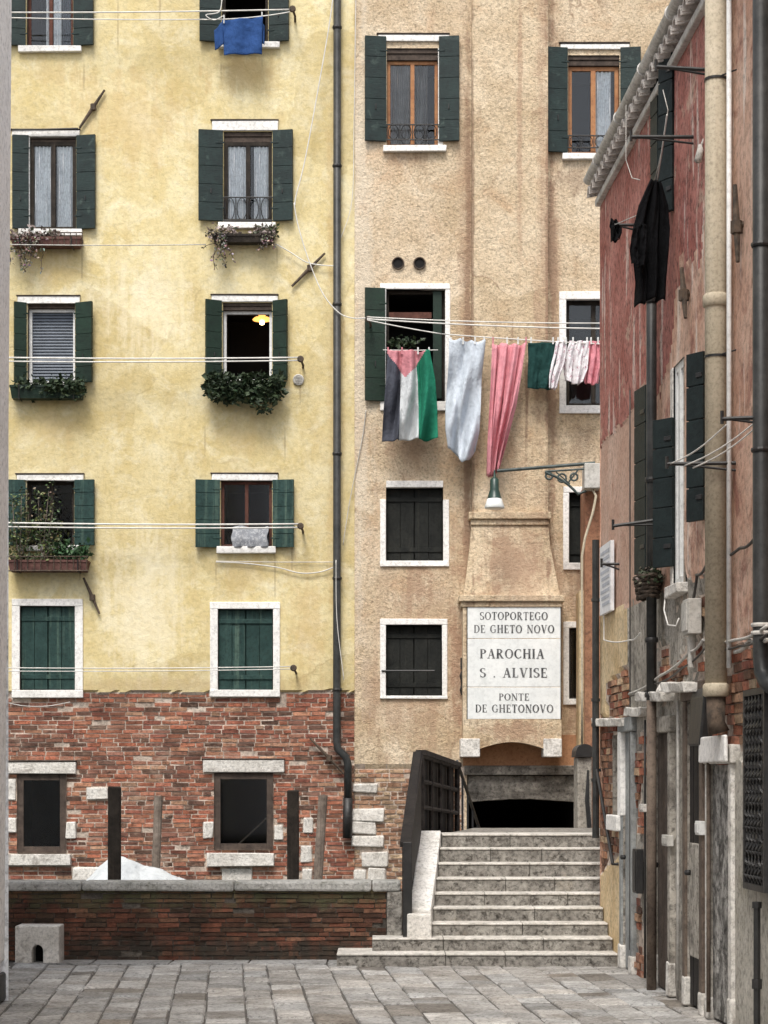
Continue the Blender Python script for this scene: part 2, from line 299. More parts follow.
YB_ = (-4, 0, -.8); YO = (.52,.35,.15); YD = (.52,.37,.17); YC = (.82,.74,.55)
blotches(M['yellow'], YB_, [fbl(205,285,50,95,YD,.6), fbl(20,85,402,450,YD,.3), fbl(210,285,415,460,YD,.35), fbl(60,200,60,180,YO,.35), fbl(100,190,520,690,YC,.5), fbl(280,335,560,690,YO,.4), fbl(10,90,236,290,YD,.3), fbl(100,200,250,350,YC,.45), fbl(215,275,553,600,YD,.3), fbl(325,345,-40,690,YO,.4), fbl(20,80,57,90,YD,.35)]+[fbl(x-1.2, x+1.2, y, y+h, (.36,.27,.15), .6) for x, y, h in ((217,231,34),(277,231,46),(20,238,30),(82,240,44),(216,554,30),(275,555,52),(80,553,36),(262,50,26),(221,50,32),(84,53,40),(118,-20,70),(160,-20,50),(300,362,50),(292,530,40),(83,699,6),(210,300,20),(205,420,40),(285,420,46))]+[fbl(10,350,676,694,(.46,.34,.18),.5)])  # patches under the ivy boxes: stains with the boxes' soft shade painted in

M['darkstone'] = aged('dark_weathered_beam', (.12,.108,.093), (.30,.275,.24), 5, streak=(.07,.06,.05), streak_at=(.5,.64), sstretch=(1.2,1.2,9), patch=(.10,.09,.075), patch_scale=3, speck=.6, bump=1.0, bump_scale=16)
M['palegreystone'] = aged('pale_grey_render', (.66,.67,.68), (.82,.83,.84), 2, patch=(.34,.34,.33), patch_scale=2, speck=.4, bump=.6)
M['whitest'] = aged('white_painted_stone', (.80,.79,.76), (.88,.87,.85), 3, patch=(.55,.53,.49), patch_at=(.62,.74), patch_scale=5, speck=.3, bump=.4)

M['dampmortar'] = aged('damp_dark_mortar', (.05,.045,.038), (.14,.12,.10), 4, patch=(.05,.06,.03), patch_scale=2, speck=.6, bump=.8, bump_scale=30)
M['blackpaint'] = aged('black_green_old_paint', (.005,.010,.010), (.011,.019,.019), 4, patch=(.03,.035,.034), patch_at=(.6,.7), patch_scale=5, speck=.4, bump=.3, rough=.6)
M['railwood'] = aged('black_brown_railing_wood', (.008,.006,.006), (.02,.016,.014), 5, speck=.4, bump=.4, rough=.7)
M['greycurtain'] = aged('grey_curtain', (.13,.125,.12), (.22,.21,.20), 4, speck=.1, bump=.2, rough=.9)
for z_, c_ in ((fz(515), (.09,.11,.05)),): pass
blotches(M['dampbrick'], (px_x(200, 18.8), 18.95, 0), [(px_x(x, 18.8), .60, .9, .14, (.075,.08,.04), .5) for x in (60, 180, 300, 370)]+[(px_x(x, 18.8), .08, .8, .16, (.035,.032,.025), .75) for x in (120, 240, 330)])
M['railbar'] = aged('worn_black_railing', (.016,.013,.012), (.05,.043,.04), 9, speck=.4, bump=.4)
M['roughcast'] = aged('rough_dirty_render', (.24,.23,.21), (.52,.50,.47), 5, patch=(.07,.065,.06), patch_at=(.5,.58), patch_scale=7, streak=(.06,.055,.05), streak_at=(.5,.62), sstretch=(8,8,5), speck=.6, bump=1.0, bump_dist=.04, bump_scale=14)
M['kerb'] = aged('stained_white_kerb_stone', (.66,.64,.60), (.80,.78,.75), 4, patch=(.34,.31,.27), patch_at=(.56,.68), patch_scale=7, streak=(.22,.20,.17), streak_at=(.60,.72), sstretch=(6,6,3), streak_amt=.6, speck=.4, speck_scale=30, bump=.6)

# ================================================================ helpers for walls, bricks, windows
def axis(a, b, cell, extra=(), fine=None):
    vals = [a, b]+[e for e in extra if a < e < b]
    x = a
    while x < b:
        vals.append(x); x += cell if (fine is None or fine[0] <= x <= fine[1]) else .5
    ex = set([a, b]+list(extra)); vals = sorted(set(vals)); out = []
    for v in vals:
        if out and v-out[-1] < .012:
            if v in ex and out[-1] not in ex: out[-1] = v
            elif v in ex: out.append(v)
            continue
        out.append(v)
    return out
def wall(mb, T, us, zs, holes, matfn, dfn, rd=.2, rm=0, im=1, idep=1.0):
    vs = [T(u, dfn(u, z), z) for z in zs for u in us]; W = len(us); fs = []; ms = []
    o = len(mb.v); mb.v += [tuple(v) for v in vs]
    for j in range(len(zs)-1):
        for i in range(W-1):
            uc = (us[i]+us[i+1])/2; zc = (zs[j]+zs[j+1])/2
            if any(h[0] < uc < h[1] and h[2] < zc < h[3] for h in holes): continue
            mb.f.append((o+j*W+i, o+j*W+i+1, o+(j+1)*W+i+1, o+(j+1)*W+i)); mb.m.append(matfn(uc, zc)); mb.t.append((1,1,1))
    for h in holes:
        u0, u1, z0, z1 = h[:4]; r = h[4] if len(h) > 4 else rd; q = h[5] if len(h) > 5 else idep
        rmm = h[6] if len(h) > 6 else rm
        c = [(u0,z0),(u1,z0),(u1,z1),(u0,z1)]
        for d0, d1, mm in ((-.004, r, rmm), (r, r+q, im)):
            for k in range(4):
                a, b = c[k], c[(k+1)%4]
                mb.add([T(a[0],d0,a[1]), T(b[0],d0,b[1]), T(b[0],d1,b[1]), T(a[0],d1,a[1])], [(0,1,2,3)], mm)
        mb.add([T(a, r+q, b) for a, b in c], [(0,1,2,3)], im)
PAL = [(.33,.135,.095),(.28,.11,.08),(.23,.09,.07),(.36,.165,.12),(.30,.15,.115),(.21,.105,.085),(.15,.085,.07),(.38,.20,.14),(.36,.22,.16),(.27,.125,.09),(.32,.12,.08),(.25,.13,.10),(.12,.07,.055),(.30,.125,.085),(.27,.11,.075)]
def bricks(mb, T, u0, u1, z0, z1, keep, d=0.0, jt=.0045, kt=1.32, bh=.058, bl=.235, gap=.011, pal=PAL, jd=.010, miss=.03, rects=()):
    z = z0; row = 0
    while z < z1:
        h = bh*RND.uniform(.88, 1.1); u = u0-(row%2)*bl*.5-RND.uniform(0, .05)
        while u < u1:
            L = bl*RND.choice((1, 1, 1, .5, .85))*RND.uniform(.93, 1.06)
            a, b = max(u, u0), min(u+L-gap, u1)
            segs = [(a, b)]
            for r in rects:                                         # bricks cut against openings and stones
                if min(z+h, r[3])-max(z, r[2]) > .25*h:
                    segs = [s for q in segs for s in ((q[0], min(q[1], r[0]-.006)), (max(q[0], r[1]+.006), q[1]))]
            for a, b in segs:
                if b-a > .03 and RND.random() > miss and keep((a+b)/2, z+h/2, a, b, z, z+h):
                    t = RND.choice(pal); k = RND.uniform(.7, 1.2); dd = d+RND.uniform(-jd, jd)
                    zz = .006*mnoise.noise((u*.9, z*3, 1))
                    mb.box(T, a, b, dd, dd+.05, z+zz+RND.uniform(-.003,.003), z+h+zz, 0, (min(1, t[0]*k*kt), min(1, t[1]*k*kt*.94), min(1, t[2]*k*kt*.82)), j=jt)
            u += L
        z += h+gap; row += 1
def nz(u, z, s=1.0, k=0): return mnoise.fractal((u*s, z*s, 3.7+k), .9, 2.1, 5)

def shutter(parent, T, uh, sgn, wid, z0, z1, ang, mat, d=-.05, nb=5, label=None, th=.045):
    a = math.radians(ang); mb = MB()
    def TS(s, t, z): return T(uh+sgn*(s*math.cos(a)+t*math.sin(a)), d-s*math.sin(a)+t*math.cos(a), z)
    h = (z1-z0)/nb
    for k in range(nb):
        mb.box(TS, 0, wid, 0, th, z0+k*h+.004, z0+(k+1)*h-.004, 0)
    mb.box(TS, .01, wid-.01, .006, th-.006, z0+.01, z1-.01, 0)
    for zz in (z0+.14*(z1-z0), z0+.86*(z1-z0)):
        mb.box(TS, -.02, wid*.3, -.006, -.001, zz-.010, zz+.010, 0)
    mb.box(TS, wid*.47, wid*.52, -.014, -.001, z0+.30*(z1-z0), z0+.35*(z1-z0), 1)
    o = mb.build('shutter', [mat, M['iron']], parent, bevel=.004)
    if label: o['label'] = label
    return o
def curtain(parent, T, u0, u1, z0, z1, d, mat, nf=5):
    mb = MB()
    mb.grid(lambda s, t: T(u0+(u1-u0)*s, d+.018*math.sin(s*nf*6.28+math.sin(t*3)*.8)+.006*math.sin(s*23+t*4), z0+(z1-z0)*t), 40, 6)
    return mb.build('curtain', mat, parent, smooth=True)
def frame_mesh(mb, T, u0, u1, z0, z1, d, fw, th=.05, mull=1, bars=0, m=0):
    mb.box(T, u0, u0+fw, d, d+th, z0, z1, m); mb.box(T, u1-fw, u1, d, d+th, z0, z1, m)
    mb.box(T, u0+fw, u1-fw, d, d+th, z0, z0+fw, m); mb.box(T, u0+fw, u1-fw, d, d+th, z1-fw, z1, m)
    for k in range(mull):
        c = u0+(u1-u0)*(k+1)/(mull+1); mb.box(T, c-fw*.6, c+fw*.6, d-.006, d+th-.004, z0+fw, z1-fw, m)
def window(parent, T, rect, fmat, fd=.09, fw=.04, mull=1, pane=True, curt=(), lintel=None, sill=None, surround=None, jambs=(),
           shutters=(), closed=None, stone='white', label=None, sh_nb=5, grille=None, head=0, lowjamb=False):
    u0, u1, z0, z1 = rect; mb = MB()
    zt_ = z1-head
    if closed is None:
        frame_mesh(mb, T, u0, u1, z0, zt_, fd, fw, mull=mull)
        win = mb.build('window', fmat, parent, bevel=.004)
        if pane:
            q = MB(); q.box(T, u0+fw, u1-fw, fd+.02, fd+.026, z0+fw, zt_-fw); q.build('pane', M['glass'], win)
    else:                                                           # closed board shutters fill the opening
        mid = (u0+u1)/2
        mb.box(T, u0, u1, fd+.05, fd+.07, z0, z1, 0)
        for a, b in ((u0+.008, mid-.006), (mid+.006, u1-.008)):
            n = 2; s = (b-a)/n
            for k in range(n): mb.box(T, a+k*s+.002, a+(k+1)*s-.003, fd+RND.uniform(-.004,.004), fd+.045, z0+.01, z1-.01, 0)
        win = mb.build('window', closed, parent, bevel=.004)
        for zz in (z0+.16*(z1-z0), z0+.85*(z1-z0)):
            q = MB(); q.box(T, u0+.01, u1-.01, fd-.014, fd-.006, zz-.03, zz+.03); q.build('batten', closed, win, bevel=.004)
    if head:
        q = MB(); q.box(T, u0, u1, .03, .10, z1-head+.002, z1-head*.45); q.box(T, u0, u1, .015, .10, z1-head*.45+.004, z1-.002); q.build('window_head', M['framewood'], win, bevel=.004)
    if label: win['label'] = label
    for a, b, mt in curt: curtain(win, T, u0+(u1-u0)*a, u0+(u1-u0)*b, z0+fw, zt_-fw, fd+.042, mt)
    st = M[stone]
    if surround:
        l, r, b, t = surround; q = MB()                             # outer rectangle
        lt = .16 if lowjamb else 0
        q.box(T, l+(u0-l if lowjamb else 0), r-(r-u1 if lowjamb else 0), -.022, .05, z1, t, 0, j=.004); q.box(T, l, r, -.03, .05, b, z0, 0, j=.004)
        q.box(T, l, u0, -.02, .05, z0, z1-lt, 0, j=.003); q.box(T, u1, r, -.02, .05, z0, z1-lt, 0, j=.003)
        q.build('stone_surround', st, win, bevel=.008)
    if lintel:
        q = MB(); q.box(T, lintel[0], lintel[1], -.03, .06, lintel[2], lintel[3], j=.006); q.box(T, lintel[0]-.02, lintel[1]+.01, -.045, .05, lintel[3]+.006, lintel[3]+.022, 1); q.build('lintel', [st, M['framewood']], win, bevel=.008)
    if sill:
        q = MB(); q.box(T, sill[0], sill[1], -.07, .06, sill[2], sill[3], j=.006); q.build('sill', st, win, bevel=.008)
    for a, b in jambs:
        q = MB(); q.box(T, a, b, -.012, .05, z0, z1); q.build('jamb', st, win, bevel=.006)
    for sg, wd, zz0, zz1, ang, mt in shutters:
        shutter(win, T, u0-.01 if sg < 0 else u1+.01, sg, wd, zz0, zz1, ang, mt, nb=sh_nb)
    if grille:
        q = MB(); b, t = grille
        for zz in (b, t): q.tube([T(u0-.01, -.03, zz), T(u1+.01, -.03, zz)], .009, 6)
        n = 4; s = (u1-u0)/n
        for k in range(n):
            c = u0+(k+.5)*s; r = s*.4
            q.tube([T(c+r*math.sin(x*.5236), -.03, (b+t)/2+(t-b)*.48*math.cos(x*.5236)) for x in range(13)], .006, 5)
            q.tube([T(u0+k*s, -.03, b), T(u0+k*s, -.03, t)], .007, 5)
        q.build('window_grille', M['iron'], win)
    return win
def FW(x0, y0, x1, y1): return (fu(x0), fu(x1), fz(y1), fz(y0))

# ================================================================ SETTING: ground, paving, canal
g = MB(); g.grid(lambda s, t: Vector((-150+300*s, -100+300*t, -2.6)), 6, 6); structure(g.build('ground', M['joint']))
g = MB(); g.box(TW, -60, 60, -60, 19.05, -2.5, -.012); structure(g.build('quay', M['joint']))
g = MB(); g.grid(lambda s, t: Vector((-60+120*s, 19.05+7.9*t, -.75)), 40, 8); structure(g.build('water', M['water']))
pv = MB(); ang = math.radians(4.4); ca, sa = math.cos(ang), math.sin(ang)
row = 0; x = -6.0
while x < 6.5:
    wd = RND.choice((.21, .24, .26, .30)); y = -3+RND.uniform(0, .5)
    while y < 20.5:
        L = RND.choice((.24, .32, .40, .46, .55))
        cx, cy = x+wd/2, y+L/2; wx, wy = cx*ca-cy*sa+1.1, cx*sa+cy*ca
        if -3.5 < wx < 3.5 and -4 < wy < 18.5:
            hz = RND.uniform(-.008, .006); tl = RND.uniform(-.006, .006); k = RND.uniform(.68, 1.15); wm = RND.uniform(-.005, .05)
            if RND.random() < .10: k *= .62; wm += .07
            e = .004; b2 = .011
            def Q(a, b, z):
                qx, qy = a*ca-b*sa+1.1, a*sa+b*ca; return Vector((qx, qy, z))
            a0, a1, b0, b1 = x+e, x+wd-e, y+e, y+L-e
            js = [RND.uniform(-.006, .006) for _ in range(4)]
            lo = [Q(a0+js[0],b0+js[1],-.03), Q(a1+js[2],b0+js[1],-.03), Q(a1+js[2],b1+js[3],-.03), Q(a0+js[0],b1+js[3],-.03)]
            md = [Q(a0+js[0],b0+js[1],hz-.012+tl), Q(a1+js[2],b0+js[1],hz-.012-tl), Q(a1+js[2],b1+js[3],hz-.012-tl), Q(a0+js[0],b1+js[3],hz-.012+tl)]
            hi = [Q(a0+b2,b0+b2,hz+tl), Q(a1-b2,b0+b2,hz-tl), Q(a1-b2,b1-b2,hz-tl), Q(a0+b2,b1-b2,hz+tl)]
            fs = [(8,9,10,11)]
            for i in range(4): n = (i+1)%4; fs += [(i,n,4+n,4+i),(4+i,4+n,8+n,8+i)]
            pv.add(lo+md+hi, fs, 0, (k*(1+wm), k, k*(1-wm)))
        y += L
    x += wd; row += 1
y = -3.2
for i in range(9):                                                   # the row of slabs along the parapet foot
    a = -3.4+i*.72; k = RND.uniform(.8, 1.15); pv.box(TW, a+.008, a+.71, 18.42, 18.79, -.03, .004+RND.uniform(-.003,.003), 0, (k,k,k), j=.003)
structure(pv.build('pavement', M['slab']))

# ================================================================ PARAPET along the canal
YP = 18.8
par = thing('parapet_wall', (px_x(200, YP), YP+.15, 0), 'low dark damp brick parapet with grey stone coping along the canal edge', 'wall')
pm = MB(); pm.box(TW, -4.2, px_x(386, YP)+.02, YP+.012, YP+.3, -.4, .645); pm.build('wall_core', M['dampmortar'], par)
DP = [(.20,.085,.06),(.15,.07,.05),(.11,.06,.045),(.24,.10,.07),(.13,.085,.065),(.18,.09,.07),(.09,.06,.045),(.26,.14,.10)]
pm = MB(); bricks(pm, TW, -4.2, px_x(386, YP), .0, .645, lambda *a: True, d=YP, pal=DP, jd=.006, bh=.036, gap=.009, bl=.2, jt=.004, kt=1.35); pm.build('brickwork', M['dampbrick'], par)
u = -4.2
zc0, zc1 = px_z(890, YP-.03), px_z(881.5, YP-.03)
pm = MB()
while u < px_x(401, YP)-.01:
    L = min(RND.uniform(1.1, 1.6), px_x(401, YP)-u); pm.box(TW, u+.003, u+L-.003, YP-.04, YP+.34, .646, .738, 0, j=.004); u += L
pm.build('coping', M['coping'], par, bevel=.02)
pm = MB(); pm.box(TW, px_x(387, YP), px_x(402, YP), YP-.03, YP+.3, -.02, .643); pm.build('end_pillar', M['step'], par, bevel=.012)
# stone cat shelter against the parapet
cb = thing('stone_box', (px_x(37, 18.6), 18.55, 0), 'pale stone block with a small dark arched opening at foot of parapet', 'stone block')
Yb = 18.45; T18 = lambda u, d, z: Vector((u, Yb+d, z))
l, r, zt = px_x(15, Yb), px_x(59, Yb), px_z(926, Yb); c0, c1, za = px_x(32, Yb), px_x(43, Yb), px_z(951, Yb); cc = (c0+c1)/2; rr = (c1-c0)/2
arch = [(cc+rr*math.cos(math.pi*k/10), za+rr*1.1*math.sin(math.pi*k/10)) for k in range(11)]
pts = [(l, .0), (l, zt), (r, zt), (r, .0), (c1, 0)]+arch+[(c0, 0)]
pm = MB(); pm.prism(T18, pts, 0, .3); pm.build('block', M['worn'], cb, bevel=.01)
pm = MB(); pm.box(T18, c0-.01, c1+.01, .2, .28, 0.003, za+rr*1.2); pm.build('opening_back', M['dark'], cb)

# ================================================================ BRIDGE
br = thing('stone_footbridge', (1.1, 20.4, 0), 'stepped stone footbridge over the canal with pale worn steps and black railing', 'bridge')
KS = [(953.5,336.5,624),(938,372,622),(923,431,621),(907.5,433,621),(893,434.5,619),(878,436,616),(863,438,612),(848,439.6,606),(834,442,600)]
zs_, Ys_ = [], []
for k, (py, xl, xr) in enumerate(KS):
    Y = 18.2+.28*k; Ys_.append(Y); zs_.append(px_z(py, Y))
for k, (py, xl, xr) in enumerate(KS):
    Y = Ys_[k]; z = zs_[k]; zb = (zs_[k-1] if k else -.02); m = MB(); x0, x1 = px_x(xl, Y), px_x(xr, Y)
    if k < 8: x1 = min(x1, wall_x(Y)-.004) if Y < 19.2 else x1
    n = RND.choice((2, 3, 2)); cuts = sorted([x0, x1]+[x0+(x1-x0)*(i+RND.uniform(-.2,.2))/n for i in range(1, n)])
    dep = .32 if k < 8 else .6
    if k < 2: dep = .62
    for a, b in zip(cuts, cuts[1:]):
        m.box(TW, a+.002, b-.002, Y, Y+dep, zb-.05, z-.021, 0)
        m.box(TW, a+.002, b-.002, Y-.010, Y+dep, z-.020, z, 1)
    m.build('step', [M['step'], M['stepedge']], br, bevel=.008)
# landing, skewed to the right; descending steps beyond it
YL0, YL1 = Ys_[8]+.5, 23.0; zl = zs_[8]-.002
def lx(Y): return px_x(442, 20.44)+(Y-20.44)*.17
wdl = px_x(600, 20.44)-px_x(442, 20.44)+.15
m = MB(); m.loft([[Vector((lx(Y), Y, zl-.3)), Vector((lx(Y)+wdl, Y, zl-.3)), Vector((lx(Y)+wdl, Y, zl)), Vector((lx(Y), Y, zl))] for Y in (YL0, YL1)]); m.build('landing', M['step'], br)
for k in range(12):
    Y = YL1+.28*k; z = zl-.12*(k+1); m = MB()
    m.loft([[Vector((lx(q), q, z-.4)), Vector((lx(q)+wdl, q, z-.4)), Vector((lx(q)+wdl, q, z)), Vector((lx(q), q, z))] for q in (Y, Y+.3)]); m.build('step', [M['step'], M['stepedge']], br)
m = MB(); N = 14; ring = []                                          # arch body under the steps
for k in range(N+1):
    Y = 19.2+6.6*k/N; lo = -.9+1.35*math.sin(math.pi*k/N); hi = zl-.32-max(0, 20.4-Y)*.42-max(0, Y-23.0)*.44
    hi = max(hi, lo+.05); xo = lx(Y)-.22
    ring.append([Vector((xo, Y, lo)), Vector((xo+wdl+.4, Y, lo)), Vector((xo+wdl+.4, Y, hi)), Vector((xo, Y, hi))])
m.loft(ring); m.build('arch', M['brickish'] if 'brickish' in M else M['mortar'], br)
# white sloping stringer left of the steps
def strx(k, e): return px_x((407 if e == 0 else 431)+((418-407) if e == 0 else (441-431))*k, 18.76+(20.44-18.76)*k)
m = MB(); z0s, z1s = px_z(893, 18.76), px_z(836, 20.44)
m.loft([[Vector((strx(k,0)+.02, 18.72+1.75*k, .1)), Vector((strx(k,1)+.0, 18.72+1.75*k, .1)), Vector((strx(k,1)+.0, 18.72+1.75*k, z)), Vector((strx(k,0)+.02, 18.72+1.75*k, z))] for k, z in ((0, .48), (.06,.52), (.56, .83), (1, 1.17))])
m.build('stringer', M['kerb'], br, bevel=.012)
m = MB(); m.box(TW, px_x(407, 18.6), px_x(431.5, 18.6), 18.5, 18.72, zs_[1]-.02, px_z(914, 18.5)); m.build('stringer_foot', M['worn'], br, bevel=.02)
# black railing: stair flight then level flight then far flight
def flight(pts, hts, ncol, nrow, solid):
    m = MB(); (xa, ya, za), (xb, yb, zb) = pts
    def at(s, h): return Vector((xa+(xb-xa)*s, ya+(yb-ya)*s, za+(zb-za)*s+h))
    def bar(p, q, wv, hv): m.tube([p, q], wv, 4)
    L = math.dist((xa,ya),(xb,yb))
    for r in range(nrow+1):
        h = hts*r/nrow; m.tube([at(0,h), at(1,h)], .03 if r in (0, nrow) else .024, 6)
    for c in range(ncol+1): m.tube([at(c/ncol,0), at(c/ncol,hts)], .036 if c in (0, ncol) else .026, 6)
    m.loft([[at(s,hts)+Vector((-.05,0,0)), at(s,hts)+Vector((.05,0,0)), at(s,hts)+Vector((.05,0,.05)), at(s,hts)+Vector((-.05,0,.05))] for s in (-.01, 1.01)])
    return m
zr0 = px_z(833, 20.5)
R0 = (px_x(424, 20.5)-.03, 20.5, zr0); R1 = (px_x(457, 23.2), 23.2, px_z(836, 23.2))
hr_ = px_z(750, 20.5)-zr0-.05
m = flight((R0, R1), hr_, 4, 3, False); m.build('railing', M['railbar'], br)
m = MB(); off = Vector((-.035, .006, 0))
m.loft([[Vector(R0)+off, Vector(R0)+off*1.6, Vector(R0)+off*1.6+Vector((0,0,hr_)), Vector(R0)+off+Vector((0,0,hr_))], [Vector(R1)+off, Vector(R1)+off*1.6, Vector(R1)+off*1.6+Vector((0,0,hr_)), Vector(R1)+off+Vector((0,0,hr_))]]); m.build('railing_boards', M['railwood'], br)
A0 = (px_x(405.5, 18.65), 18.65, .28); A1 = (px_x(418, 20.5), 20.5, zr0-.02)
m = flight((A0, A1), px_z(842, 18.65)-.28-.04, 9, 5, False)
m.build('railing', M['railwood'], br)
m = MB(); m.box(TW, px_x(403, 18.62), px_x(412, 18.62), 18.58, 18.66, .12, px_z(842, 18.62)); m.build('railing_post', M['iron'], br, bevel=.006)
m = MB(); zt = px_z(748, 20.5)                                     # boarded end of the stair railing
m.loft([[A0p+Vector((-.035,0,0)), A0p+Vector((.035,0,0)), A0p+Vector((.035,0,h)), A0p+Vector((-.035,0,h))] for A0p, h in ((Vector((px_x(406.5,18.7),18.7,.62)), .50), (Vector((px_x(418,20.46),20.46,zr0-.02)), zt-zr0-.01))])
m.build('railing_panel', M['railwood'], br, bevel=.006)
m = MB(); q0 = Vector(R1); m.tube([q0+Vector((0,0,.86)), q0+Vector((.55,2.9,-.45))], .02, 6)
for k in range(1, 7): s = k/7; p = q0+Vector((.55*s, 2.9*s, .86-1.31*s)); m.tube([p, p-Vector((0,0,.9))], .013, 5)
m.build('railing', M['iron'], br)

# ================================================================ YELLOW HOUSE
YX0, YX1 = fu(-230), fu(354.5)
yh = thing('yellow_house', (-4, FY+2, -.8), 'tall yellow plastered house with exposed red brick base and green shutters', 'house')
yw = {  # opening rectangles in the picture
 'A1':(27,-36,73,47), 'B1':(222,-36,268,43), 'A2':(30,137,76,230), 'B2':(224,132,272,222), 'A3':(28,304,75,383), 'B3':(223,303,272,381),
 'A4':(27,481,74,546), 'B4':(221,481,272,547), 'A5':(20,606,75,690), 'B5':(218,609,273,690), 'A6':(17,774,66,853), 'B6':(214,773,273,850)}
holes = [FW(*yw[k]) for k in yw]
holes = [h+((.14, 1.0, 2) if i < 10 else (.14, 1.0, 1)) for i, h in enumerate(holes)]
def ytop(u): return fz(691)+.035*nz(u, 0, 1.3)+.02*nz(u, 2, 6)
us = axis(YX0, YX1, .07, [e for h in holes for e in h[:2]], (fu(0), 9)); zs = axis(-1.2, 15, .05, [e for h in holes for e in h[2:4]], (-1, 3.2))
m = MB()
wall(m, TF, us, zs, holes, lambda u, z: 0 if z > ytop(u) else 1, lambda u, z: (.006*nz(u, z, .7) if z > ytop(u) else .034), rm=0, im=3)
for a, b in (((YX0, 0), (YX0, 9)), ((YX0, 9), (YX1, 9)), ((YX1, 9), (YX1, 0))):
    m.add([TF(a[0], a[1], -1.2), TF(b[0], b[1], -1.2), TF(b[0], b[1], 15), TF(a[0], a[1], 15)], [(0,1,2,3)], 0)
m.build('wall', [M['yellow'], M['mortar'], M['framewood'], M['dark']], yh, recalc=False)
def clear(a, b, z0, z1, rects): return not any(a < r[1] and b > r[0] and z0 < r[3] and z1 > r[2] for r in rects)
stones = [FW(*q) for q in ((0,762,76,773),(203,760,284,772),(4,855,70,865),(207,854,274,866),(3,779,16,800),(66,822,76,838),(0,818,16,832),(203,822,213,838),(274,825,283,840),(86,788,108,799),(72,867,98,882),(222,868,252,882),(303,818,313,833),(301,846,312,862),(302,869,312,882),
                          (280,694,286,706),(9,690,78,699),(209,690,281,698))]
ycl = [h[:4] for h in holes]+stones
m = MB(); bricks(m, TF, fu(-40), YX1-.002, .05, 3.1, lambda uc, zc, a, b, z0, z1: zc < ytop(uc)-.02, d=.024, jd=.007, bl=.235, bh=.044, gap=.015, jt=.004, rects=ycl)
m.build('brick_base', M['brick'], yh)
for s in stones[4:15]:
    m = MB(); m.box(TF, *s[:2], -.006+RND.uniform(-.008,.01), .05, *s[2:], 0, j=.012); m.build('stone_block', M['worn'], yh, bevel=.014)
m = MB(); m.box(TF, YX0-.2, YX1, -.35, 9.2, 15.003, 15.25); m.build('roof', M['tile'], yh)
G, DG, MG = M['green'], M['deepgreen'], M['midgreen']
px2 = 1/74.667
def sh(l, r, y0, y1, mt, a=(9, 10)):
    out = []
    if l: out.append((-1, l*px2/math.cos(math.radians(a[0])), fz(y1), fz(y0), a[0], mt))
    if r: out.append((1, r*px2/math.cos(math.radians(a[1])), fz(y1), fz(y0), a[1], mt))
    return out
window(yh, TF, FW(*yw['A1']), M['maroon'], curt=((.38,.72,M['curtain']),(.74,.97,M['blind'])), sill=FW(19,47,82,53), shutters=sh(18,20,-38,47,G))
window(yh, TF, FW(*yw['B1']), M['darkwood'], pane=False, mull=0, sill=FW(218,43,280,49), shutters=sh(21,20,-38,43,G))
window(yh, TF, FW(*yw['A2']), M['darkwood'], curt=((.06,.46,M['curtain']),(.58,.97,M['curtain'])), lintel=FW(12,131,80,137), head=.06, fd=.022, fw=.05, sill=FW(19,230,83,237), jambs=((fu(26),fu(30)),), shutters=sh(16,19,136,230,G))
window(yh, TF, FW(*yw['B2']), M['darkwood'], curt=((.06,.5,M['curtain']),(.62,.97,M['curtain'])), lintel=FW(212,121.5,278,131), head=.13, fd=.022, fw=.05, sill=FW(218,223,276,229.5), shutters=sh(24,20,131,222,G), grille=(fz(221),fz(198)))
window(yh, TF, FW(*yw['A3']), M['whitepaint'], mull=0, pane=False, lintel=FW(18,297,80,303.5), head=.05, sill=FW(25,383,78,387), shutters=sh(11,17,303,384,DG,(26,22)))
window(yh, TF, FW(*yw['B3']), M['whitepaint'], mull=0, pane=False, lintel=FW(212,296,278,302), head=.09, sill=FW(219,381,275,384), shutters=sh(15,14,301,382,DG,(26,26)))
window(yh, TF, FW(*yw['A4']), M['darkwood'], pane=True, lintel=FW(17,475,84,481), sill=FW(19,546,80,551), shutters=sh(19,20,480,546,MG))
window(yh, TF, FW(*yw['B4']), M['maroon'], lintel=FW(212,474.5,278,481), fd=.05, sill=FW(217,547,276,553.5), shutters=sh(24,21,480,548,MG))
window(yh, TF, FW(*yw['A5']), None, closed=MG, fd=.05, surround=(fu(12), fu(83), fz(698), fz(599)))
window(yh, TF, FW(*yw['B5']), None, closed=MG, fd=.05, surround=(fu(210), fu(280), fz(697), fz(602)))
window(yh, TF, FW(*yw['A6']), M['framewood'], fd=.02, fw=.085, mull=0, lintel=FW(0,762,76,773.5), sill=FW(4,854,71,865), stone='worn')
window(yh, TF, FW(*yw['B6']), M['framewood'], fd=.02, fw=.085, mull=0, lintel=FW(203,760,284,772.5), sill=FW(207,853,274,866), stone='worn')
m = MB(); m.tube([TF(fu(236), .13, fz(846)), TF(fu(270), .11, fz(815))], .012, 6); m.build('prop_stick', M['greywood'], [o for o in yh.children if o.name.startswith('window')][11])
wins = [o for o in yh.children if o.name.startswith('window')]
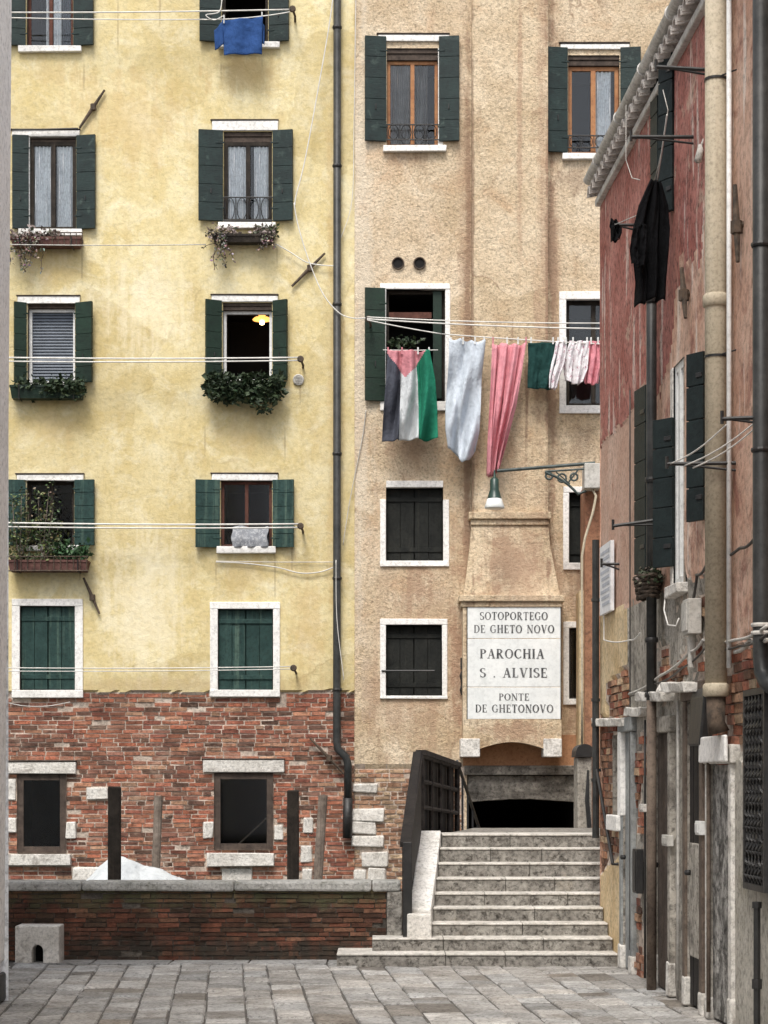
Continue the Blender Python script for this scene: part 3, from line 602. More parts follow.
# venetian blind behind A3, lit lamp inside B3, cloth on the B4 sill
m = MB(); u0, u1, z0, z1 = FW(*yw['A3'])
nb = 24
for k in range(nb): zz = z0+.04+(z1-z0-.08)*k/nb; m.add([TF(u0+.04, .12, zz), TF(u1-.04, .12, zz), TF(u1-.04, .145, zz+.045), TF(u0+.04, .145, zz+.045)], [(0,1,2,3)])
m.build('venetian_blind', M['blind'], wins[4])
lamp = thing('ceiling_lamp', TF(fu(262), .75, fz(322)), 'glowing orange ceiling lamp hanging inside the open dark window', 'lamp')
c = P(262, 319.5, FY+.6); m = MB(); m.lathe(c, [(.125,-.012),(.13,.0),(.10,.025),(.035,.04),(.06,.07),(.02,.085)], 16); m.build('lamp_shade', M['bulb'], lamp, smooth=True)
m = MB(); m.lathe(c, [(.005,-.075),(.03,-.065),(.035,-.03),(.02,-.014)], 12); m.build('bulb', M['bulbcore'], lamp, smooth=True)
m = MB(); m.tube([c+Vector((0,0,.08)), c+Vector((0,0,.30))], .006, 6); m.build('flex', M['wire'], lamp)

# ================================================================ PINK HOUSE
PY = FY-.025
def TP(u, d, z): return Vector((u, PY+d, z))
PX0, PX1 = fu(354.5)+.001, fu(930)
ph = thing('pink_house', (2.5, FY+2, -.8), 'tall pinkish beige plastered house with chimney breast above a dark street passage', 'house')
pw = {'C1':(387,49,438,147),'D1':(568,56,619,155),'C2':(386,290,445,402),'D2':(566,300,622,406),'C3':(386,488,443,561),'D3':(569,493,620,563),'C4':(386,625,442,696),'D4':(569,628,579.5,699)}
ph_holes = [FW(*pw[k])+((.14, 1.0, 2)) for k in pw]
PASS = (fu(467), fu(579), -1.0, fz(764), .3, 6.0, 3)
ph_holes.append(PASS)
def pbot(u): return fz(766)+.05*nz(u, 5, 1.5)+.03*nz(u, 7, 7)
us = axis(PX0, PX1, .07, [e for h in ph_holes for e in h[:2]], (-9, fu(640))); zs = axis(-1.2, 15, .06, [e for h in ph_holes for e in h[2:4]], (-1, 2.4))
m = MB()
def pm_(u, z): return 1 if (z < pbot(u) and u < fu(462)) else 0
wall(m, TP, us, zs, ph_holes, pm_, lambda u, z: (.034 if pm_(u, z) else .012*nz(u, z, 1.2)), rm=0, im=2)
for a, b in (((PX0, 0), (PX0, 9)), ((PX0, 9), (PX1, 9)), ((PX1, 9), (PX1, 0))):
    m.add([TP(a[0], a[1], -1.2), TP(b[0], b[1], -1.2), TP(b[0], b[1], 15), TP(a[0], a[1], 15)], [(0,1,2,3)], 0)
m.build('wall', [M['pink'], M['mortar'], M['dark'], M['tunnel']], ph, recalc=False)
quoins = [FW(*q) for q in ((353,784,377,793),(352,808,384,821),(351,822,376,834),(352,836,384,847),(362,852,388,867),(354,869,366,880),(368,868,386,880))]
PAL2 = [(.34,.22,.16),(.28,.17,.12),(.40,.29,.21),(.24,.14,.10),(.46,.36,.27),(.20,.12,.09),(.36,.2,.14)]
m = MB(); bricks(m, TP, PX0+.004, fu(462), .05, 2.1, lambda uc, zc, a, b, z0, z1: zc < pbot(uc)-.02, d=.022, jd=.007, pal=PAL2, bh=.042, gap=.018, bl=.2, jt=.0055, rects=quoins)
m.build('brick_base', M['brick'], ph)
for s in quoins: m = MB(); m.box(TP, *s[:2], -.012, .05, *s[2:], 0, j=.014); m.build('quoin', M['worn'], ph, bevel=.016)
m = MB(); m.box(TP, PX0, PX1+.2, -.35, 9.2, 15.003, 15.25); m.build('roof', M['tile'], ph)
bw = M['brownwood']
window(ph, TP, FW(*pw['C1']), bw, fd=.07, fw=.045, lintel=FW(378,36,449,42.5), head=.15, sill=FW(383,147,446,153), jambs=((fu(438),fu(443)),), shutters=sh(21,20,38,143,G,(8,8)), sh_nb=5, grille=(fz(141),fz(126)), curt=((.08,.46,M['greycurtain']),(.54,.80,M['greycurtain'])))
window(ph, TP, FW(*pw['D1']), bw, fd=.07, fw=.055, lintel=FW(560,45,629,50.5), head=.13, sill=FW(562,155,624,161), shutters=sh(20,20,49,154,G,(8,8)), sh_nb=5, grille=(fz(149),fz(137)), curt=((.46,.86,M['curtain']),))
window(ph, TP, FW(*pw['C2']), M['darkwood'], fd=.10, fw=.04, pane=False, mull=0, surround=(fu(380), fu(450), fz(411), fz(284)), shutters=sh(20,0,289,402,DG,(8,8)), sh_nb=5)
window(ph, TP, FW(*pw['D2']), M['darkwood'], fd=.10, fw=.05, pane=True, mull=1, surround=(fu(559), fu(628), fz(414), fz(292)), shutters=())
BG = M['blackgreen']
window(ph, TP, FW(*pw['C3']), None, closed=BG, fd=.10, surround=(fu(380), fu(449), fz(567), fz(481)), lowjamb=True)
window(ph, TP, FW(*pw['D3']), None, closed=BG, fd=.10, surround=(fu(563), fu(626), fz(570), fz(487)))
window(ph, TP, FW(*pw['C4']), None, closed=BG, fd=.10, surround=(fu(380), fu(447.5), fz(699), fz(619)))
window(ph, TP, FW(*pw['D4']), M['darkwood'], fd=.06, fw=.03, mull=0, surround=(fu(563), fu(581), fz(705), fz(622)))
pwin = {k: o for k, o in zip(pw, [o for o in ph.children if o.name.startswith('window')])}
m = MB()                                                            # the leaf of C2 folded inwards, iron bar of C4
u0, u1, z0, z1 = FW(*pw['C2']); m.box(TP, u1-.16, u1-.045, .03, .06, z0+.05, z1-.02); m.build('shutter', DG, pwin['C2'])
m = MB(); m.box(TP, u0+.04, u1-.18, .04, .07, fz(318), fz(312)); m.build('transom', M['maroon'], pwin['C2'])
u0, u1, z0, z1 = FW(*pw['C4']); m = MB(); m.tube([TP(u0-.06, -.03, fz(671)), TP(u1-.1, -.03, fz(671))], .012, 6); m.build('iron_bar', M['iron'], pwin['C4'])
# chimney breast: shaft, cornices, hopper, lower box with arched foot
def TB(dd): return lambda u, d, z: Vector((u, PY-dd+d, z))
def X(px, dd): return px_x(px, PY-dd)
def Zp(py, dd): return px_z(py, PY-dd)
cbs = MB(); dd = .16
cbs.grid(lambda s, t: Vector((X(472,dd)+(X(548,dd)-X(472,dd))*s, PY-dd+.008*nz(s*3, t*20, 1), Zp(514,dd)+(15-Zp(514,dd))*t)), 8, 60)
for e in (472, 548):
    cbs.grid(lambda s, t: Vector((X(e,dd), PY-dd+(dd+.03)*s, Zp(514,dd)+(15-Zp(514,dd))*t)), 1, 4)
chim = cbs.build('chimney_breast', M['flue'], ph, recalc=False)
def band(y0, y1, x0, x1, d0, mat, nm='cornice'):
    q = MB(); T_ = TB(d0); h = Zp(y0, d0)-Zp(y1, d0)
    q.box(T_, X(x0,d0), X(x1,d0), 0, d0+.02, Zp(y1,d0), Zp(y0,d0)-.55*h); q.box(T_, X(x0,d0)-.03, X(x1,d0)+.03, -.035, d0+.02, Zp(y0,d0)-.549*h, Zp(y0,d0))
    return q.build(nm, mat, chim, bevel=.012)
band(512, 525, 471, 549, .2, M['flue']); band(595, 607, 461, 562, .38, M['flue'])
q = MB(); rings = []
for py, x0, x1, dd in ((525,471.5,548.5,.17),(545,470,550,.2),(570,467,555,.26),(596,463.5,560,.35)):
    rings.append([Vector((X(x0,dd), PY-dd, Zp(py,dd))), Vector((X(x1,dd), PY-dd, Zp(py,dd))), Vector((X(x1,dd), PY+.02, Zp(py,dd))), Vector((X(x0,dd), PY+.02, Zp(py,dd)))])
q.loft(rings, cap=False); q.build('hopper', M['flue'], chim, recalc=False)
dd = .36; T_ = TB(dd); q = MB()
a0, a1, yb, yc = X(479,dd), X(545,dd), Zp(749,dd), Zp(742,dd)
arc = [(a0+(a1-a0)*k/14, yb+(yc-yb)*math.sin(math.pi*k/14)) for k in range(15)]
q.prism(T_, [(X(463,dd), Zp(606,dd)), (X(463,dd), Zp(739,dd)), (a0, Zp(739,dd))]+arc+[(a1, Zp(739,dd)), (X(561.5,dd), Zp(739,dd)), (X(561.5,dd), Zp(606,dd))], 0, dd+.02)
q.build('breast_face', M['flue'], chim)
for x0, x1 in ((460.5, 480), (543.5, 562)):
    q = MB(); T_ = TB(.385); q.box(T_, X(x0,.385), X(x1,.385), 0, .4, Zp(757,.385), Zp(738.5,.385)); q.build('corbel', M['worn'], chim, bevel=.012)
# passage head: recess wall, stone band, heavy beam
q = MB(); q.box(TP, fu(463), fu(583), -.02, .02, fz(766), fz(735)); q.build('recess_wall', M['ochrebrown'] if 'ochrebrown' in M else M['flue'], ph)
q = MB(); q.box(TP, fu(464), fu(581), -.07, .28, fz(775), fz(765.5)); q.build('stone_band', M['darkstone'], ph, bevel=.01)
q = MB(); b0, b1 = fu(467.5), fu(578.5)
arc = [(b0+(b1-b0)*k/16, fz(803)+(fz(799)-fz(803))*math.sin(math.pi*k/16)+.012*nz(k, 1, .7)) for k in range(17)]
q.prism(TP, [(b1, fz(775.5)), (b0, fz(775.5))]+arc, .02, .28); q.build('passage_lintel', M['darkstone'], ph, bevel=.012)
q = MB(); q.box(TW, fu(460), fu(590), FY-1.2, FY+6, -1.0, -.35); q.build('passage_floor', M['step'], ph)
# pier at the right of the passage
q = MB(); q.box(TW, px_x(585, 26.3), px_x(606, 26.3), 26.3, 26.94, -1.1, px_z(484, 26.3)); q.build('buttress', M['buttress'] if 'buttress' in M else M['flue'], ph, bevel=.02)
q = MB(); q.box(TW, px_x(580, 26.4), px_x(584.5, 26.4), 26.45, 26.94, -1.1, px_z(590, 26.4)); q.build('buttress_lit_side', M['ochre'], ph, bevel=.01)  # ochre strip paints the buttress's left face as lit

# ================================================================ LEFT HOUSE (only its corner shows)
lh = thing('grey_house', (-5, 10, 0), 'grey weathered stone corner of a house at the extreme left edge', 'house')
m = MB(); xw = px_x(8.5, 15.4)
m.grid(lambda s, t: Vector((xw-.05+.0075*10*t+(.004*nz(s*9, t*9, 1) if s < .99 else 0), 2+13.4*s, 10*t)), 40, 40)
m.add([(xw, 15.4, 0), (xw-5, 15.4, 0), (xw-5, 15.4, 10), (xw, 15.4, 10)], [(0,1,2,3)]); m.add([(xw-5, 15.4, 0), (xw-5, 2, 0), (xw-5, 2, 10), (xw-5, 15.4, 10)], [(0,1,2,3)])
m.add([(xw, 2, 0), (xw-5, 2, 0), (xw-5, 2, 10), (xw, 2, 10)], [(0,1,2,3)]); m.build('wall', M['palegreystone'], lh, recalc=False)
m = MB(); m.box(TW, xw-5.2, xw+.02, 1.9, 15.5, 10.002, 10.2); m.build('roof', M['tile'], lh)
m = MB(); m.loft([[Vector((xw-.045+.0075*z+a, yy, z)) for a, yy in ((-.3,14.9),(.012,14.9),(.012,15.42),(-.3,15.42))] for z in (.3, 9.9)]); m.build('corner_stones', M['whitest'], lh, bevel=.02)
m = MB(); m.box(TW, xw-.3, xw-.02, 15.0, 15.44, 0, .22); m.build('corner_base', M['iron'], lh, bevel=.02)

# ================================================================ RED HOUSE along the right
RU0, RU1, RZT = 3.0, 19.28, 7.36
rh = thing('red_house', (wall_x(12)+2.5, 11, 0), 'weathered low house with peeling red and pink plaster along the right side', 'house')
def R4(x0, x1, y0, y1, xm=None):                                   # picture columns/rows -> u0,u1,z0,z1 on the right-hand wall
    a, b = ru(x1), ru(x0); xm = xm or (x0+x1)/2
    return (a, b, rz(xm, y1), rz(xm, y0))
rw = {'Wtop':R4(655,669,52,206),'Wmid':R4(646.5,653,392,572),'Wpale':R4(674,684,362,585),'Dfar':R4(623.5,631.5,732,953),'Wlow':R4(613,620.5,735,815),
      'Darch':R4(656,670,733,992),'Ddark':R4(688,702,700,1004),'Dgrey':R4(711,731,764,1016)}
for k in ('Dfar','Darch','Ddark','Dgrey'): a = rw[k]; rw[k] = (a[0], a[1], .0, a[3])
rholes = [rw[k]+((.16, .8, 3) if k[0] == 'W' else (.16, .5, 3)) for k in rw]
def rmat(u, z):
    px = VX+KW/u; py = HZ-(z-EYE)*F/u; n = 26*nz(u, z, 1.1)+8*nz(u, z, 6, 3); nb = 10*nz(u, z, 2.5, 9)
    if px <= 647:
        if py < 447-1.25*(px-600)+n*.6: return 0
        if py < 617-.45*(px-602)+nb*.2: return 7
        if px < 625 and py > 862-.9*(px-612)+nb*.6: return 2
        if px < 627.5+nb*.1:
            if px < 605.5+nb*.1: return 2 if py < 716 else 5
            return 2 if py < 684-.9*(px-606)+nb*.5 else 5
        return 3 if py < 722+n*.4 else (5 if nz(u,z,2,4) > -.05 else 3)
    if px <= 673:
        if py < 395-2.4*(px-647)+n*1.6: return 0
        if py < 588+n: return 1
        return 3 if py < 640+n or nz(u, z, 2.2, 5) > -.02 else 5
    if px <= 704:
        if py < 300-3.2*(px-673)+n*2: return 0
        if py < 575+n: return 1
        if py < 690: return 5 if nz(u, z, 2.0, 6) > .0 else 3
        return 3
    if py < 652-.3*(px-730)+n*.5: return 1
    if py < 770+n: return 5 if px < 752+n*.5 or py < 710 else 4
    return 4
RM = {0:0, 1:.004, 7:.008, 2:.002, 3:.018, 4:.006, 5:.034}
us = axis(RU0, RU1, .055, [e for h in rholes for e in h[:2]], (12, 19.3)); zs = axis(-.05, RZT, .055, [e for h in rholes for e in h[2:4]], (-1, 9))
m = MB(); wall(m, TR, us, zs, rholes, rmat, lambda u, z: RM[rmat(u, z)]+.004*nz(u, z, 2), rm=3, im=6)
for a, b in (((RU1, 0), (RU1, 6)), ((RU1, 6), (RU0, 6)), ((RU0, 6), (RU0, 0))):
    m.add([TR(a[0], a[1], -1.2), TR(b[0], b[1], -1.2), TR(b[0], b[1], RZT), TR(a[0], a[1], RZT)], [(0,1,2,3)], 1)
m.build('wall', [M['red'], M['rose'], M['ochre'], M['cement'], M['pale'], M['mortar'], M['dark'], M['palerose']], rh, recalc=False)
rcl = [h[:4] for h in rholes]
m = MB(); bricks(m, TR, 12.2, RU1-.01, .0, 3.4, lambda uc, zc, a, b, z0, z1: rmat(uc, zc) == 5 and rmat(a, zc) == 5 and rmat(b, zc) == 5 and clear(a, b, z0, z1, ()), rects=rcl, d=.012, jd=.014, miss=.06, pal=PAL+PAL2)
m.build('brickwork', M['brick'], rh)
# roof, tile ends along the eaves, gutter
m = MB(); m.add([TR(RU0-.1, -.06, RZT+.03), TR(RU1+.05, -.06, RZT+.03), TR(RU1+.05, 3, RZT+1.1), TR(RU0-.1, 3, RZT+1.1), TR(RU0-.1, 6.1, RZT+.03), TR(RU1+.05, 6.1, RZT+.03)], [(0,1,2,3), (3,2,5,4)])
roof = m.build('roof', M['tile'], rh, solid=.06, recalc=False)
y = RU1+.0
while y > 12.0:
    q = MB(); r = .075; rings = []
    for d, zz in ((-.125, RZT-.045), (.12, RZT+.0)):
        rings.append([TR(y-r+r*math.cos(math.pi*k/8), d, zz-.07+r*1.25*math.sin(math.pi*k/8)) for k in range(9)]+[TR(y-r+(r-.02)*math.cos(math.pi*k/8), d, zz-.07+(r-.02)*1.25*math.sin(math.pi*k/8)) for k in range(8, -1, -1)])
    q.loft(rings); q.build('roof_tile', M['tile'], roof); y -= .195
m = MB(); rr = .055                                                  # half-round gutter
m.loft([[TR(uu, -.10+rr*math.cos(math.pi+math.pi*k/8), RZT+.075+rr*math.sin(math.pi+math.pi*k/8)) for k in range(9)]+[TR(uu, -.10+(rr-.008)*math.cos(math.pi+math.pi*k/8), RZT+.075+(rr-.008)*math.sin(math.pi+math.pi*k/8)) for k in range(8,-1,-1)] for uu in (9, 12, 14, 16, 18, RU1+.04)])
for uu in (12.7, 13.9, 15.1, 16.3, 17.5, 18.7): m.lathe(TR(uu, -.10, RZT+.07), [(rr+.006,-.012),(rr+.006,.012)], 16, axis='y')
m.build('gutter', M['zinc'], rh, smooth=False)
m = MB(); m.box(TR, 11, RU1, -.05, .05, RZT-.20, RZT-.13); m.build('eaves_moulding', M['zinc'], rh, bevel=.012)
# windows and shutters
def sheet_shutter(parent, ua, pa, ub, pb, z0, z1, mat, nb=5):         # leaf from (u, projection) to (u, projection)
    L = math.hypot(ub-ua, pb-pa); du, dp = (ub-ua)/L, (pb-pa)/L; q = MB()
    def TS(s, t, z): return TR(ua+s*du+t*dp, -(pa+s*dp-t*du), z)
    h = (z1-z0)/nb
    for k in range(nb): q.box(TS, 0, L, 0, .036, z0+k*h+.004, z0+(k+1)*h-.004)
    q.box(TS, .02, L-.02, .006, .03, z0+.01, z1-.01)
    for zz in (z0+.14*(z1-z0), z0+.86*(z1-z0)): q.box(TS, .01, L*.4, -.008, .0439, zz-.018, zz+.018, 1)
    return q.build('shutter', [mat, M['iron']], parent, bevel=.004)
wt = window(rh, TR, rw['Wtop'], M['darkwood'], fd=.02)
sheet_shutter(wt, rup(657,.03), .03, rup(650,.05), .05, rz(655,206), rz(655,66), M['blackpaint'])
sheet_shutter(wt, rup(672,.02), .02, rup(672,.02)+.14, prj(658,rup(672,.02)+.14), rz(672,214), rz(672,50), M['blackpaint'])
wm = window(rh, TR, rw['Wmid'], M['whitepaint'], fd=.01, fw=.05, mull=0)
sheet_shutter(wm, rup(645,.02), .02, rup(634,.06), .06, rz(642,575), rz(642,390), M['blackpaint'])
sheet_shutter(wm, rup(672,.02), .02, rup(672,.02)+.15, prj(652.5,rup(672,.02)+.15), rz(672,568), rz(672,419), M['blackpaint'])
wp = window(rh, TR, rw['Wpale'], M['whitepaint'], fd=.008, fw=.06, mull=1, sill=(rw['Wpale'][0]-.05, rw['Wpale'][1]+.05, rw['Wpale'][2]-.08, rw['Wpale'][2]), jambs=((rw['Wpale'][1], rw['Wpale'][1]+.1),), stone='worn', curt=((.1,.9,M['curtain']),))
sheet_shutter(wp, rup(703,.02), .02, rup(703,.02)+.14, prj(686,rup(703,.02)+.14), rz(703,522), rz(703,353), M['blackpaint'])
wl = window(rh, TR, rw['Wlow'], M['framewood'], fd=.05, mull=0)
a = rw['Wlow']; q = MB(); q.box(TR, a[0]-.12, a[1]+.04, -.06, .06, a[2]-.14, a[2]); q.build('sill', M['white'], wl, bevel=.01)
q = MB(); q.box(TR, a[0]-.17, a[0]-.0, -.03, .05, a[2], a[3]+.1); q.build('jamb', M['white'], wl, bevel=.01)
def door(key, mat, jm, jw=.09, lint=None, half=0, dd=.012, n=4, jp=.022, handle=True):
    u0, u1, z0, z1 = rw[key]; q = MB(); s = (u1-u0)/n
    for k in range(n): q.box(TR, u0+k*s+.003, u0+(k+1)*s-.003, dd+RND.uniform(0,.006), dd+.05, z0+.02, z1)
    d = q.build('door', mat, rh, bevel=.004)
    for x0, x1 in ((u0-jw, u0), (u1, u1+jw)):
        q = MB(); q.box(TR, x0, x1, -jp, .1, .0, z1, j=.003); q.build('jamb', jm, d, bevel=.01)
        q = MB(); hb = RND.choice((.16,.22,.27)); q.box(TR, x0-.012, x1+.004, -jp-.010, .1, .0, hb, j=.006); q.build('jamb_base', M['worn'], d, bevel=.014)
    q = MB(); q.box(TR, u0-jw-.03, u1+jw+.02, -jp-.012, .1, z1+.001, z1+(lint or .13)); q.build('lintel', jm, d, bevel=.012)
    if handle:
        q = MB(); c = TR(u1-.08, dd-.03, 1.0); q.lathe(c, [(.02,-.02),(.028,0),(.02,.02)], 10); q.build('handle', M['iron'], d)
    return d
d1 = door('Dfar', M['palegrey'], M['palegrey'], .12); d1['label'] = 'pale grey boarded door'
d2 = door('Darch', M['framewood'], M['cement'], .10)
d3 = door('Ddark', M['railwood'], M['brownpipe'], .11); d3['label'] = 'dark open doorway with dirty pale lower part'
u0, u1, z0, z1 = rw['Ddark']; q = MB(); q.box(TR, u0+.01, u1-.01, .004, .05, .38, 1.22, j=.003); q.build('lower_panel', M['cement'], d3, bevel=.01)
d4 = door('Dgrey', M['roughcast'], M['worn'], .10, handle=False); d4['label'] = 'rough grey rendered panel between white jambs'
q = MB(); q.box(TR, rw['Dgrey'][0]-.14, rw['Dgrey'][1]+.06, -.075, -.053, rw['Dgrey'][3]+.01, rw['Dgrey'][3]+.19, j=.004); q.build('lintel_block', M['white'], d4, bevel=.012)
# broken ledges of white stone
for x0, x1, y0, y1, pj in ((597,628,726,717,.06),(629,646,716,710,.05),(647,671,701,694,.10),(673,702,692,684,.13)):
    q = MB(); ua, ub = ru(x1), ru(x0); n = 9
    q.loft([[TR(ub+(ua-ub)*k/n, -pj*RND.uniform(.75,1.1), rz(x0+(x1-x0)*k/n, y0)+(rz(x1,y1)-rz(x0,y0))*0+RND.uniform(-.008,.008)),
             TR(ub+(ua-ub)*k/n, .04, rz(x0+(x1-x0)*k/n, y0)), TR(ub+(ua-ub)*k/n, .04, rz(x0+(x1-x0)*k/n, y0)+.075),
             TR(ub+(ua-ub)*k/n, -pj*RND.uniform(.75,1.1), rz(x0+(x1-x0)*k/n, y0)+.07+RND.uniform(-.01,.01))] for k in range(n+1)])
    q.build('stone_ledge', M['worn'], rh, bevel=.008)
# black lattice over the near window
a = (rup(765,.04), rup(745,.04), 0, 0); z0, z1 = rz(755,886), rz(755,693); q = MB()
q.box(TR, a[0], a[1], -.012, -.004, z0, z1, 0)
gw = q.build('window', M['dark'], rh); q = MB()
for uu in (a[0], a[1]): q.box(TR, uu-.02, uu+.02, -.05, -.012, z0-.02, z1+.02)
for zz in (z0, z1): q.box(TR, a[0]+.021, a[1]-.021, -.05, -.012, zz-.02, zz+.02)
n = 24
for k in range(1, n):
    zz = z0+(z1-z0)*k/n
    q.tube([TR(a[0]+(a[1]-a[0])*s/24, -.036-.010*math.cos(s*1.57+k), zz+.022*math.sin(s*1.57+(k%2)*3.14)) for s in range(25)], .011, 5)
for k in range(1, 6): uu = a[0]+(a[1]-a[0])*k/6; q.tube([TR(uu, -.03, z0), TR(uu, -.03, z1)], .012, 5)
q.build('window_grille', M['iron'], gw)
# hooded niche with black box on the wall, meter box
q = MB(); uc = rup(694,.08); zt = rz(691, 690)
q.loft([[TR(uc-.2, -.085, zt-.42), TR(uc+.2, -.085, zt-.42), TR(uc+.2, .02, zt-.42), TR(uc-.2, .02, zt-.42)], [TR(uc-.24, -.06, zt-.08), TR(uc+.24, -.06, zt-.08), TR(uc+.24, .02, zt-.08), TR(uc-.24, .02, zt-.08)], [TR(uc-.26, -.03, zt), TR(uc+.26, -.03, zt), TR(uc+.26, .02, zt), TR(uc-.26, .02, zt)]])
tag(q.build('door_hood', M['iron'], bevel=.015), 'black metal hood on the wall above the dark doorway', 'hood')
q = MB(); uu = rup(685,.1); q.box(TR, uu-.12, uu+.10, -.10, -.003, rz(684,640), rz(684,606)); q.box(TR, uu-.10, uu+.08, -.112, -.099, rz(684,637), rz(684,609))
q.tube([TR(uu, -.05, rz(684,640)), TR(uu, -.05, rz(684,672))], .03, 8)
tag(q.build('meter_box', M['conduit'], bevel=.008), 'small pale grey electrical box with conduit on the crumbling wall', 'meter box')

# ================================================================ PIPES
def bracket_rings(m, pts, r, mi=1):
    for p in pts: m.lathe(p, [(r+.012,-.018),(r+.012,.018)], 12, mi)
# yellow house drainpipe
dp = thing('drainpipe', TF(fu(337), -.08, .7), 'long dark drainpipe down the yellow facade bending near its foot', 'drainpipe')
m = MB(); m.tube([TF(fu(337.5),-.09,14.6), TF(fu(337),-.09,fz(742)), TF(fu(338),-.09,fz(749)), TF(fu(346),-.09,fz(757)), TF(fu(348),-.09,fz(764)), TF(fu(348),-.09,fz(800))], .052, 12); m.build('pipe', M['pipe'], dp, smooth=True)
m = MB(); m.tube([TF(fu(348),-.09,fz(798)), TF(fu(347.5),-.09,fz(838))], .064, 12); m.build('foot_pipe', M['iron'], dp, smooth=True)
for py in (30, 168, 306, 455, 579, 690):
    m = MB(); m.lathe(TF(fu(337.3),-.09,fz(py)), [(.06,-.02),(.066,0),(.06,.02)], 12); m.box(TF, fu(337)-.015, fu(337)+.015, -.06, .02, fz(py)-.015, fz(py)+.015); m.build('pipe_clamp', M['iron'], dp)
# big beige flue
bp_ = thing('flue_pipe', TR(ru(718), -.12, rz(717,735)), 'thick beige flue pipe with ring collar running up the right wall', 'pipe')
uf = rup(716,.10); rf = .074; fd_ = -.10
def fp(py): return px_z(py, uf)
m = MB(); m.tube([TR(uf, fd_, 8.3), TR(uf, fd_, fp(694))], rf, 18); m.build('pipe', M['beige'], bp_, smooth=True)
for py in (301, 690):
    m = MB(); m.lathe(TR(uf, fd_, fp(py)), [(rf+.002,-.045),(rf+.016,-.035),(rf+.016,.028),(rf+.008,.04),(rf+.002,.045)], 18); m.build('collar', M['beige'], bp_, smooth=True)
m = MB(); m.tube([TR(uf, fd_, fp(697)), TR(uf, fd_, fp(722)), TR(uf, fd_+.02, fp(733))], [rf*.9, rf*.82, rf*1.0], 16); m.build('rusted_foot', M['rust'], bp_, smooth=True)
for py in (80, 357):
    m = MB(); m.lathe(TR(uf, fd_, fp(py)), [(rf+.006,-.008),(rf+.006,.008)], 18); m.tube([TR(uf-.09, fd_+.02, fp(py)), TR(uf-.16, .02, fp(py)+.02)], .006, 5); m.build('strap', M['iron'], bp_)
# slim pale pipe beside it, dark pipes
m = MB(); m.tube([TR(rup(729,.04), -.04, 7.3), TR(rup(729,.04), -.04, px_z(668, rup(729,.04)))], .017, 10)
tag(m.build('slim_pipe', M['whitepaint'], smooth=True), 'slim whitish pipe immediately right of the thick beige flue', 'pipe')
dk = thing('drainpipe', TR(ru(651), -.06, 0), 'dark brown drainpipe down the peeling wall from beneath the hanging black clothes', 'drainpipe')
u5 = rup(651.5,.07)
m = MB(); m.tube([TR(u5, -.07, px_z(212, u5)), TR(u5, -.07, px_z(700, u5))], .042, 10); m.build('pipe', M['pipe'], dk, smooth=True)
m = MB(); m.tube([TR(u5, -.07, px_z(698, u5)), TR(u5, -.07, .0)], .040, 10); m.build('foot_pipe', M['brownpipe'], dk, smooth=True)
for py in (300, 480, 590, 640, 695):
    m = MB(); m.lathe(TR(u5, -.07, px_z(py, u5)), [(.052,-.02),(.056,0),(.052,.02)], 12); m.build('pipe_clamp', M['iron'], dk)
un = rup(761,.07); dn = thing('drainpipe', TR(un, -.06, 2), 'thick dark drainpipe at the right edge curving in at its lower end', 'drainpipe')
m = MB(); m.tube([TR(un, -.07, 8.3), TR(un, -.07, px_z(655, un)), TR(un-.01, -.065, px_z(672, un)), TR(un-.08, -.05, px_z(684, un)), TR(un-.2, -.03, px_z(690, un))], .052, 12); m.build('pipe', M['pipe'], dn, smooth=True)
for py in (245, 450, 625, 633):
    m = MB(); m.lathe(TR(un, -.07, px_z(py, un)), [(.060,-.012),(.064,0),(.060,.012)], 12); m.build('pipe_clamp', M['conduit'] if py > 600 else M['iron'], dn)
uc0 = 19.22; m = MB(); m.tube([TR(uc0, -.05, px_z(540, uc0)), TR(uc0, -.05, px_z(838, uc0))], .034, 10)
for py in (600, 700, 725, 780): m.lathe(TR(uc0, -.05, px_z(py, uc0)), [(.042,-.015),(.042,.015)], 10)
tag(m.build('corner_pipe', M['pipe']), 'thin dark pipe on the far corner of the red house above the steps', 'pipe')
up = rup(757,.05); m = MB(); m.tube([TR(up, -.05, .0), TR(up, -.05, px_z(905, up))], .022, 8); m.lathe(TR(up, -.05, px_z(984, up)), [(.032,-.03),(.032,.03)], 8); m.lathe(TR(up, -.05, px_z(905, up)), [(.03,-.02),(.03,.02)], 8)
tag(m.build('gas_pipe', M['iron']), 'short thin black pipe rising from the ground below the black lattice', 'pipe')
# cables running along the right wall
def cable(pts, r, mat, label, name='cable', cat='cable', group=None):
    m = MB(); m.tube(pts, r, 6); o = m.build(name, mat, smooth=True); tag(o, label, cat, group); return o
def rp(px, py, pr=.03): return TR(rup(px, pr), -pr, px_z(py, rup(px, pr)))
def sagline(pts, n=6):
    out = []
    for a, b in zip(pts, pts[1:]):
        for k in range(n): s = k/n; out.append(a.lerp(b, s)+Vector((0, 0, -.02*math.sin(math.pi*s))))
    return out+[pts[-1]]
cable(sagline([rp(629,694), rp(660,676,.05), rp(690,652,.06), rp(703,640,.05), rp(735,640,.04), rp(767,626,.09)]), .011, M['conduit'], 'grey cable bundle drooping along the right wall at mid height')
cable(sagline([rp(630,696), rp(655,684,.05), rp(682,668,.05), rp(705,648,.05), rp(740,646,.04), rp(767,634,.1)]), .008, M['wire'], 'dark cable drooping just below the grey cable bundle')
cable(sagline([rp(604,600), rp(604,640), rp(630,640), rp(640,633)]), .006, M['cord'], 'thin pale cable hanging beside the white poster')
cable(sagline([rp(692,640), rp(693,600), rp(697,575), rp(706,566), rp(740,548), rp(755,538)]), .011, M['wire'], 'black cable rising behind the thick beige flue')
